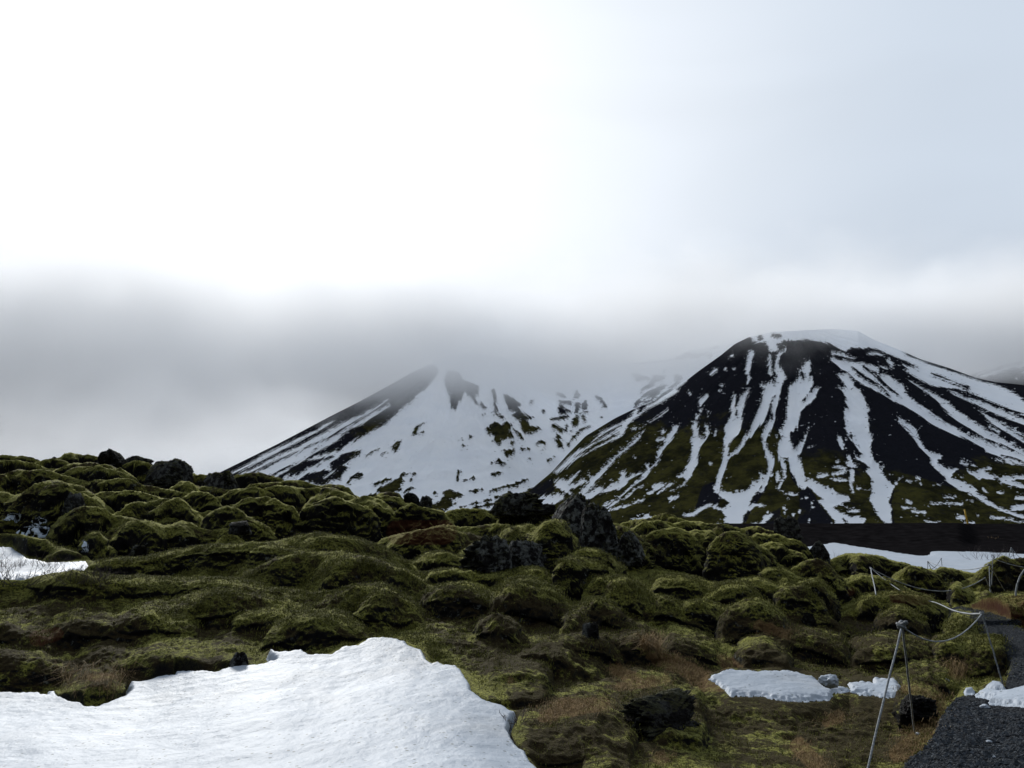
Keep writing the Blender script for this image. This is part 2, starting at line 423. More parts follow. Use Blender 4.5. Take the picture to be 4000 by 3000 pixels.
# ---- right mountain (truncated cone, snow streaks on black cinder and moss)
SKY1 = [(380, 560), (470, 530), (500, 512), (515, 500), (530, 490), (541, 481), (551.8, 472), (568, 454), (585.7, 436), (615.4, 418), (634, 409), (652.4, 401.9), (667.2, 394), (682, 384), (698.7, 371), (720.9, 355.2), (734.8, 344), (749, 337), (772, 332), (804.5, 330.2), (832, 329), (858, 330.8), (875, 340.4), (900, 350), (921, 359.4), (949, 368), (976.6, 378), (995, 382), (1024, 385), (1100, 402), (1200, 430), (1300, 465)]
def base1(X, Y):
    ax_ = (800 - 512) / F * 1520
    dx_ = X - ax_; dy_ = Y - 1520
    dx_ = np.where(dx_ > 0, dx_ * 0.62, dx_ * 0.95)
    r = np.hypot(dx_, dy_)
    h = np.clip(1 - (r - 60) / 580, 0, None)
    h = np.where(r < 60, 1.0, h)
    return np.power(np.clip(h, 0, 1), 1.12) + 1e-4
def moss1(px, py):
    line = np.interp(px, [520, 560, 600, 650, 690, 720, 760, 785, 800, 830, 850, 880, 930, 980, 1030], [440, 440, 428, 424, 428, 424, 425, 440, 458, 456, 470, 474, 474, 464, 455])
    m = sstep(py, line - 24, line + 22)
    bl = [('+', 'C', 'p', [(400, 830), (520, 770), (560, 880), (620, 950), (560, 1010), (450, 1040), (320, 1070)]), ('+', 'C', 'p', [(1100, 1130), (1250, 1040), (1240, 1250), (1050, 1250)]),
          ('+', 'C', 'p', [(1450, 870), (1560, 840), (1650, 1000), (1830, 1240), (1400, 1250), (1440, 1100)]), ('+', 'C', 's', [(1100, 760), (1020, 900), (900, 1080), (850, 1200)], 30),
          ('+', 'C', 's', [(1340, 640), (1420, 800), (1560, 900)], 25), ('+', 'E', 's', [(800, 880), (770, 1000), (800, 1230)], 14), ('+', 'A', 'p', [(120, 1170), (430, 1010), (470, 1150), (300, 1210)]),
          ('+', 'E', 'p', [(740, 300), (1000, 250), (1200, 560), (1450, 800), (1500, 860), (1000, 700), (720, 640)])]
    k = paint(px, py, bl, -6)
    return np.clip(m - sstep(k, -1.5, 1.5) * 0.75, 0, 1)
P, S_ = 'p', 's'
def s(sign, t, *pts, w=None): return (sign, t, 's', list(pts), w) if w else (sign, t, 's', list(pts))
def p(sign, t, *pts): return (sign, t, 'p', list(pts))
SN1 = [
 p('+', 'H', (1610, 655), (1500, 745), (1520, 765), (1370, 870), (1200, 955), (1000, 1090), (955, 1130), (965, 1150), (940, 1200), (900, 1245), (760, 1310), (640, 1370), (520, 1440), (420, 1490), (330, 1560), (250, 1620), (200, 1650), (180, 1640), (230, 1590), (340, 1480), (440, 1400), (520, 1370), (560, 1330), (640, 1260), (700, 1200), (820, 1140), (900, 1110), (960, 1070), (1010, 1030), (1060, 960), (1090, 960), (1080, 1010), (1160, 950), (1180, 920), (1260, 890), (1400, 780), (1500, 720)),
 s('-', 'H', (900, 1135, 10), (760, 1210, 18), (680, 1260, 14), (560, 1340, 10)), s('-', 'H', (880, 1195, 6), (740, 1290, 14), (600, 1350, 18), (480, 1430, 14), (400, 1470, 6)),
 s('+', 'H', (1410, 965), (1290, 1050), (1205, 1100), w=7), s('+', 'H', (1170, 1125), (1100, 1165), w=5), s('+', 'H', (1060, 1155), (1030, 1170), w=12), s('+', 'H', (1640, 780), w=12), s('+', 'H', (1920, 530), (1875, 570), w=14), s('+', 'H', (2100, 380), w=14), s('+', 'H', (2030, 520), w=14), s('+', 'H', (2120, 510), w=10), s('+', 'H', (1990, 690), w=14), s('+', 'H', (1966, 750), w=10),
 p('+', 'A', (1430, 490), (1380, 520), (1300, 600), (1220, 660), (1100, 760), (1060, 800), (960, 880), (940, 930), (870, 980), (820, 960), (850, 1050), (820, 1080), (740, 1150), (705, 1235), (740, 1240), (810, 1160), (880, 1100), (910, 1040), (960, 1000), (980, 960), (1050, 870), (1120, 790), (1210, 720), (1310, 640), (1390, 560)),
 p('+', 'A', (705, 1240), (740, 1180), (800, 1170), (900, 1110), (1000, 1100), (1080, 1040), (1150, 1050), (1170, 930), (1200, 905), (1235, 925), (1225, 980), (1280, 980), (1360, 945), (1420, 935), (1450, 900), (1450, 850), (1480, 850), (1500, 880), (1560, 800), (1590, 700), (1560, 670), (1620, 655), (1650, 600), (1700, 520), (1740, 460), (1720, 435), (1800, 435), (1780, 480), (1720, 590), (1650, 660), (1610, 730), (1590, 800), (1560, 850), (1500, 900), (1470, 950), (1450, 1000), (1400, 1030), (1340, 1070), (1260, 1140), (1200, 1190), (1100, 1250), (1040, 1310), (990, 1330), (990, 1300), (1050, 1270), (1160, 1200), (1260, 1110), (1340, 1040), (1400, 990), (1400, 960), (1340, 980), (1260, 1010), (1230, 1070), (1150, 1120), (1050, 1150), (960, 1180), (860, 1225)),
 p('+', 'A', (460, 1050), (520, 1010), (600, 1020), (730, 925), (700, 970), (600, 1080), (700, 1060), (760, 1010), (820, 1020), (810, 1050), (700, 1100), (620, 1130), (665, 1190), (640, 1200), (560, 1140), (500, 1120), (470, 1100)),
 s('+', 'A', (1410, 1080), (1310, 1140), w=12), s('+', 'A', (1300, 1170), (1200, 1230), (1100, 1280), (1000, 1340), w=12),
 p('+', 'A', (1010, 1385), (1020, 1360), (1100, 1330), (1180, 1310), (1300, 1290), (1240, 1320), (1100, 1350)), s('+', 'A', (1410, 1240), (1310, 1280), w=9),
 p('+', 'A', (1510, 1090), (1570, 1060), (1660, 1070), (1640, 1085), (1600, 1120), (1540, 1145)), s('+', 'A', (1720, 1070), (1670, 1090), w=11), s('+', 'A', (1640, 1120), (1570, 1165), w=10), s('+', 'A', (1465, 1160), (1515, 1160), w=9),
 p('+', 'A', (1690, 1220), (1720, 1195), (1810, 1200), (1770, 1230), (1700, 1270)), p('+', 'A', (1280, 1450), (1400, 1430), (1475, 1400), (1480, 1420), (1540, 1430), (1420, 1460), (1280, 1465)),
 s('+', 'A', (1620, 510), (1640, 490), w=16), s('+', 'A', (1570, 590), (1620, 570), w=14), s('+', 'A', (1330, 785), w=9),
 p('+', 'A', (285, 1220), (400, 1190), (500, 1175), (560, 1185), (560, 1240), (440, 1290), (350, 1350), (200, 1450)),
 p('+', 'B', (880, 150), (1150, 90), (1800, 55), (2300, 60), (2300, 290), (2160, 300), (2020, 275), (1950, 320), (1880, 300), (1780, 240), (1700, 225), (1600, 212), (1530, 205), (1400, 215), (1320, 205), (1250, 225), (1190, 260), (1190, 300), (1170, 330), (1120, 320), (1110, 280), (1080, 230), (1000, 240), (940, 230), (930, 200)),
 s('-', 'B', (1160, 165), (1230, 170), w=20), s('-', 'B', (1020, 190), w=28),
 p('+', 'D', (420, 80), (600, 180), (870, 300), (960, 350), (1100, 410), (1250, 470), (1400, 520), (1550, 580), (1700, 620), (1850, 660), (1950, 700), (2050, 745), (2130, 790), (2212, 850), (2500, 930), (2500, 1100), (2212, 1000), (2100, 955), (1950, 900), (1800, 840), (1600, 760), (1480, 725), (1350, 715), (1200, 690), (1050, 610), (960, 560), (920, 530), (700, 340), (600, 300), (510, 285), (400, 290), (300, 280), (0, 100)),
 p('-', 'D', (290, 320), (350, 285), (460, 300), (540, 290), (650, 330), (800, 380), (900, 420), (1070, 500), (960, 490), (900, 470), (950, 520), (900, 520), (860, 490), (740, 480), (640, 480), (520, 460), (400, 430), (270, 400), (260, 390), (360, 400), (400, 395), (400, 370), (300, 345)),
 p('-', 'D', (880, 315), (960, 355), (1150, 425), (1400, 505), (1650, 585), (1900, 640), (2212, 670), (2600, 740), (2600, 860), (2212, 780), (2100, 770), (1950, 710), (1700, 640), (1450, 555), (1200, 475), (960, 380)),
 p('+', 'D', (130, 320), (220, 345), (300, 370), (400, 390), (340, 400), (260, 380), (130, 350)),
 s('+', 'D', (530, 350, 8), (600, 350, 16), (690, 378, 8)), s('+', 'D', (750, 430), (785, 465), w=22),
 s('-', 'D', (1215, 570, 5), (1300, 600, 10), (1400, 640, 6), (1500, 690, 12), (1600, 720, 18)),
 p('+', 'D', (130, 390), (260, 415), (440, 450), (640, 480), (760, 495), (800, 510), (640, 510), (640, 570), (720, 570), (790, 590), (840, 655), (900, 670), (920, 740), (1000, 830), (1100, 920), (1250, 1010), (1330, 1070), (1450, 1130), (1560, 1200), (1680, 1240), (1790, 1265), (1950, 1320), (2130, 1400), (2212, 1440), (2500, 1560), (2500, 1660), (2212, 1560), (2050, 1490), (1900, 1440), (1790, 1410), (1780, 1365), (1700, 1330), (1560, 1260), (1420, 1200), (1300, 1150), (1200, 1100), (1130, 1040), (1000, 960), (850, 880), (700, 800), (600, 750), (480, 680), (380, 620), (310, 540), (230, 515), (200, 480), (120, 420)),
 s('-', 'D', (360, 500, 12), (430, 560, 20), (500, 610, 16), (600, 660, 16), (680, 720, 12), (760, 800, 8)), s('-', 'D', (480, 490, 12), (600, 560, 20), (700, 680, 20), (780, 740, 14), (850, 795, 8)), s('-', 'D', (650, 510, 16), (760, 560, 16), (840, 650, 10)),
 p('+', 'D', (960, 625), (1090, 690), (1180, 740), (1270, 790), (1370, 860), (1470, 950), (1600, 1040), (1700, 1110), (1900, 1220), (2050, 1300), (2212, 1390), (2500, 1530), (2500, 1580), (2212, 1440), (2130, 1400), (2050, 1370), (1950, 1320), (1790, 1262), (1680, 1190), (1500, 1080), (1400, 1000), (1350, 950), (1250, 840), (1160, 765), (1090, 720)),
 s('-', 'D', (1800, 1275, 6), (1950, 1320, 14), (2100, 1390, 14), (2130, 1400, 6)),
 p('+', 'D', (1370, 725), (1540, 795), (1700, 840), (1850, 900), (2000, 970), (2212, 1040), (2500, 1140), (2500, 1230), (2212, 1120), (2050, 1060), (1900, 1000), (1750, 930), (1600, 860), (1450, 790)),
 p('-', 'D', (1350, 712), (1550, 765), (1800, 845), (1950, 905), (2212, 1005), (2500, 1110), (2500, 1150), (2212, 1045), (2000, 960), (1800, 880), (1620, 820), (1540, 800), (1420, 750)),
 p('+', 'D', (1680, 945), (1780, 980), (1870, 1040), (1950, 1080), (2050, 1160), (2130, 1210), (2212, 1270), (2350, 1340), (2350, 1390), (2212, 1310), (2100, 1240), (1990, 1170), (1900, 1110), (1850, 1080), (1780, 1010)),
 s('+', 'D', (1960, 1085), (2212, 1230), w=9), s('+', 'D', (1840, 1130), (1940, 1190), w=10), s('+', 'D', (2070, 1290), (2120, 1310), w=12), s('-', 'D', (1960, 1440), (2212, 1510), w=10), s('+', 'D', (1910, 1490), (2060, 1530), (2080, 1545), w=12),
 p('+', 'D', (185, 565), (300, 565), (385, 650), (370, 705), (440, 735), (475, 800), (500, 900), (530, 950), (525, 1100), (540, 1190), (575, 1240), (550, 1380), (575, 1430), (580, 1500), (640, 1515), (660, 1575), (705, 1555), (680, 1618), (720, 1690), (800, 1758), (850, 1690), (900, 1683), (860, 1738), (790, 1828), (770, 1898), (752, 1958), (780, 2028), (780, 2168), (790, 2210), (740, 2210), (640, 2128), (600, 2068), (570, 1998), (520, 1928), (560, 1848), (550, 1748), (560, 1690), (490, 1618), (540, 1578), (500, 1528), (400, 1488), (380, 1430), (440, 1450), (460, 1420), (400, 1350), (330, 1265), (280, 1165), (270, 1050), (260, 960), (310, 930), (280, 870), (300, 830), (250, 750), (200, 708), (290, 705), (250, 640)),
 s('-', 'D', (335, 1200), (350, 1250), w=13),
 p('+', 'D', (830, 1010), (880, 1040), (920, 1080), (1000, 1130), (1050, 1190), (1080, 1260), (1140, 1370), (1230, 1420), (1300, 1430), (1330, 1475), (1270, 1490), (1280, 1530), (1380, 1580), (1490, 1590), (1440, 1650), (1430, 1680), (1500, 1710), (1600, 1760), (1700, 1810), (1690, 1840), (1800, 1920), (1920, 2000), (2050, 2050), (2212, 2110), (2500, 2170), (2500, 2210), (2212, 2145), (2050, 2090), (1880, 2020), (1750, 1950), (1600, 1850), (1500, 1820), (1480, 1790), (1380, 1740), (1360, 1680), (1250, 1580), (1200, 1520), (1200, 1470), (1120, 1390), (1080, 1350), (1040, 1270), (980, 1190), (900, 1110), (860, 1070)),
 s('+', 'E', (1540, 545), (1600, 575), w=20), s('+', 'E', (1640, 580), (1680, 582), w=9),
 p('+', 'E', (1600, 640), (1640, 650), (1700, 650), (1760, 610), (1860, 610), (1840, 640), (1780, 650), (1900, 690), (1950, 720), (2100, 700), (2300, 690), (2300, 740), (2010, 745), (2300, 820), (2300, 850), (2050, 810), (1960, 780), (1920, 735), (1720, 730), (1670, 690), (1620, 680)),
 s('+', 'E', (1350, 935), (1450, 940), w=16), s('+', 'E', (1210, 1000), (1350, 1010), (1540, 1010), w=14), s('+', 'E', (1590, 975), (1660, 980), w=8), s('+', 'E', (940, 990), (1000, 1000), w=18), s('+', 'E', (910, 1050), (980, 1055), w=14), s('+', 'E', (1010, 1095), (1140, 1105), w=14), s('+', 'E', (1140, 1185), (1230, 1215), (1320, 1215), w=9), s('+', 'E', (1500, 1160), (1560, 1165), w=18), s('+', 'E', (1570, 1220), (1670, 1220), w=8), s('+', 'E', (1850, 1165), (2000, 1170), (2100, 1190), w=10), s('+', 'E', (2120, 1200), (2300, 1202), w=12), s('+', 'E', (2100, 1060), (2300, 1030), w=30), s('+', 'E', (2120, 950), (2300, 930), w=15), s('+', 'E', (1930, 880), (1990, 885), w=10), s('+', 'E', (2130, 880), (2212, 900), w=9), s('+', 'E', (1060, 720), (1085, 735), w=10), s('+', 'E', (940, 755), (1040, 780), w=6), s('+', 'E', (1235, 800), (1310, 808), w=9), s('+', 'E', (1100, 790), w=12), s('+', 'E', (1530, 715), (1555, 715), w=9), s('+', 'E', (1770, 850), (1800, 870), w=12), s('+', 'E', (1400, 1040), w=10), s('+', 'E', (1180, 1040), w=10), s('+', 'E', (1710, 1140), w=12), s('+', 'E', (760, 680), w=9),
 p('+', 'B', (320, 1080), (345, 1100), (350, 1200), (370, 1255), (430, 1250), (430, 1110), (465, 1130), (470, 1210), (440, 1270), (390, 1330), (360, 1400), (345, 1500), (345, 1540), (300, 1610), (270, 1690), (220, 1730), (200, 1770), (170, 1790), (215, 1710), (190, 1690), (120, 1680), (160, 1640), (190, 1640), (220, 1570), (260, 1480), (290, 1370), (275, 1310), (290, 1240), (290, 1160)),
 s('+', 'B', (200, 1770), (130, 1800), (60, 1835), w=7), p('+', 'B', (430, 790), (460, 790), (460, 820), (400, 890), (380, 970), (355, 970), (370, 900), (355, 890), (360, 850)), s('+', 'B', (340, 1015), (325, 1040), w=10), s('+', 'B', (460, 970), (450, 1010), w=8), s('+', 'B', (540, 1180), (530, 1220), w=12), s('+', 'B', (600, 690), w=12),
 s('+', 'B', (740, 800, 14), (730, 930, 25), (730, 1040, 45), (720, 1150, 85), (690, 1230, 50), (660, 1330, 20), (640, 1430, 28), (630, 1520, 30), (610, 1600, 30), (585, 1690, 28), (570, 1790, 25), (570, 1850, 20)),
 s('+', 'B', (890, 745, 22), (830, 830, 35), (800, 930, 35), (780, 1050, 40), (760, 1150, 45)), s('+', 'B', (930, 350, 30), (900, 440, 30), (880, 510, 25), (900, 600, 18), (880, 660, 14)), s('-', 'B', (770, 970), (765, 1020), w=15),
 s('+', 'B', (1150, 240, 45), (1180, 300, 30)), s('+', 'B', (1290, 305, 12), (1220, 360, 17), (1200, 450, 15), (1220, 530, 40), (1250, 600, 45), (1190, 690, 70), (1100, 770, 65), (1090, 850, 50), (1060, 930, 50), (1010, 1050, 50), (960, 1130, 35), (920, 1200, 20), (860, 1260, 20), (820, 1340, 18), (760, 1400, 16), (680, 1470, 14)),
 s('+', 'B', (1040, 690, 20), (1120, 700, 30)), s('+', 'B', (1130, 370, 10), (1125, 470, 18), (1130, 560, 22)), s('-', 'B', (1160, 610), (1165, 640), w=18),
 s('+', 'B', (1200, 700, 50), (1210, 790, 30), (1190, 880, 35), (1170, 960, 22), (1175, 1060, 18), (1130, 1120, 30), (1085, 1200, 30), (1065, 1270, 22), (1075, 1380, 18), (1120, 1440, 30), (1140, 1510, 38), (1130, 1590, 25), (1110, 1660, 22), (1080, 1740, 20), (1050, 1820, 14), (1020, 1845, 6)),
 s('+', 'B', (1550, 420, 15), (1520, 500, 55)), s('+', 'B', (1500, 560, 60), (1510, 640, 85), (1440, 740, 100), (1400, 830, 80), (1390, 930, 75), (1380, 1030, 70), (1350, 1130, 65), (1310, 1170, 40), (1310, 1240, 45), (1290, 1330, 80), (1290, 1400, 85), (1360, 1460, 70)),
 s('-', 'B', (1470, 560), (1490, 600), w=20), s('-', 'B', (1560, 560, 10), (1550, 620, 6)), s('-', 'B', (1590, 740, 10), (1520, 820, 10)), s('+', 'B', (1640, 725, 14), (1580, 800, 35), (1510, 870, 40), (1430, 930, 50)),
 p('+', 'C', (1330, 480), (1420, 490), (1460, 570), (1480, 650), (1500, 720), (1560, 740), (1650, 790), (1700, 830), (1800, 850), (1850, 900), (1960, 930), (1980, 970), (1900, 1000), (1960, 1050), (1880, 1020), (1800, 1040), (1830, 1070), (1900, 1110), (2000, 1150), (2080, 1140), (2160, 1180), (2130, 1260), (2020, 1260), (1920, 1170), (1930, 1260), (1770, 1250), (1840, 1200), (1780, 1140), (1700, 1050), (1640, 980), (1700, 960), (1600, 870), (1530, 820), (1470, 850), (1420, 780), (1380, 700), (1340, 620)),
 s('+', 'C', (1250, 480, 40), (1250, 520, 30), (1280, 600, 25), (1290, 700, 22), (1260, 760, 20), (1225, 830, 18)), s('+', 'C', (1210, 680, 20), (1215, 740, 20)), s('-', 'C', (1250, 500), (1310, 510), w=8), s('-', 'C', (1300, 530, 8), (1320, 600, 14), (1320, 680, 14)),
 s('+', 'C', (1550, 165, 12), (1530, 240, 10), (1500, 300, 16), (1460, 370, 25), (1410, 430, 40)), s('+', 'C', (1590, 375), (1540, 395), w=7), s('+', 'C', (1230, 210, 14), (1250, 240, 16)), s('+', 'C', (1200, 270), w=12),
 p('+', 'C', (530, 880), (600, 870), (700, 890), (780, 880), (900, 820), (960, 760), (1030, 740), (1050, 780), (1000, 850), (930, 930), (900, 1010), (880, 1080), (850, 1120), (830, 1200), (800, 1290), (700, 1260), (640, 1200), (610, 1180), (660, 1160), (600, 1090), (500, 1040), (560, 1010), (540, 1050), (640, 1050), (680, 1000), (600, 930)),
 s('+', 'C', (540, 830, 16), (560, 880, 22)), s('+', 'C', (1060, 1030, 9), (960, 1020, 14), (900, 1060, 18)), s('+', 'C', (930, 1240, 12), (1050, 1220, 16), (1080, 1160, 30), (1140, 1130, 12)), s('+', 'C', (200, 1140, 14), (300, 1120, 28), (400, 1050, 14), (500, 1020, 14)), s('+', 'C', (1030, 700, 9), (1100, 700, 20), (1160, 690, 10)), s('+', 'C', (40, 950, 18), (130, 930, 12)),
 s('+', 'C', (1640, 710), (1740, 690), w=12), s('+', 'C', (1810, 600), (1930, 610), w=14), s('+', 'C', (1800, 680), (1900, 660), (1940, 650), w=20), s('+', 'C', (1800, 745), (1950, 750), w=10), s('+', 'C', (1980, 490, 20), (2000, 560, 25), (2060, 610, 15)), s('+', 'C', (1950, 570), (2050, 600), w=15), s('+', 'C', (2010, 650, 20), (2010, 720, 20), (2000, 790, 12), (2020, 880, 10)), s('+', 'C', (2070, 840), (2200, 860), w=12), s('+', 'C', (1850, 550), w=16), s('+', 'C', (1980, 1090), (2080, 1090), w=10), s('+', 'C', (1880, 280, 16), (1900, 350, 30), (1910, 400, 10)), s('+', 'C', (1940, 310), w=12),
 s('+', 'C', (1270, 895), (1410, 910), w=8), s('+', 'C', (1280, 1055), w=16), s('+', 'C', (1290, 1110), w=12), s('+', 'C', (1380, 1130), w=14), s('+', 'C', (1580, 1000), w=13), s('+', 'C', (1590, 1050), w=15), s('+', 'C', (1440, 1100), w=10), s('+', 'C', (1320, 960), w=10), s('+', 'C', (1550, 1190), w=10), s('+', 'C', (490, 570), w=14), s('+', 'C', (1520, 940), w=10), s('+', 'C', (1100, 1100), w=9), s('+', 'C', (560, 1230), (620, 1235), w=9),
]
o = build_mountain('mountain', SKY1, 800, 1520, base1, (-0.16, 1.15), 1150, (880, 1760), 560, SN1, -6, moss1, 11)
o['label'] = 'flat topped volcanic cone streaked with snow at right'

# ---- middle mountain behind, mostly under snow, summit in the cloud
SKY2 = [(-100, 620), (60, 553), (120, 523), (180, 493), (221.5, 471.8), (278.9, 443.6), (334.4, 414.4), (357.5, 402.8), (389.9, 385.2), (409.6, 374), (430, 364), (446, 356), (470, 352), (500, 356), (540, 364), (575, 367), (602.4, 366.3), (648.7, 361.7), (671.8, 358.9), (686, 352), (713.5, 346), (736.7, 342.7), (780, 345), (900, 380), (1000, 420), (1100, 450)]
def base2(X, Y):
    ax_ = (455 - 512) / F * 2200
    r = np.hypot(X - ax_, Y - 2200)
    h = np.clip(1 - (r - 30) / 900, 0, 1)
    # ridge and bowl to the right of the peak
    c = X / Y; px_ = 512 + F * c
    Dc = np.interp(px_, [400, 500, 600, 740, 900], [2200, 2230, 2250, 2100, 2100])
    t = (Y - (Dc - 640)) / 640
    hr = np.where(t < 1, np.clip(t, 0, 1) ** 1.35, 1 - (t - 1) * 1.2) * sstep(px_, 420, 520)
    return np.clip(np.maximum(h, hr * 0.95), 0, 1) ** 1.05 + 1e-4
def moss2(px, py):
    return sstep(py, 395, 430) * sstep(px, 300, 420) * 0.9 + sstep(py, 455, 480) * 0.35
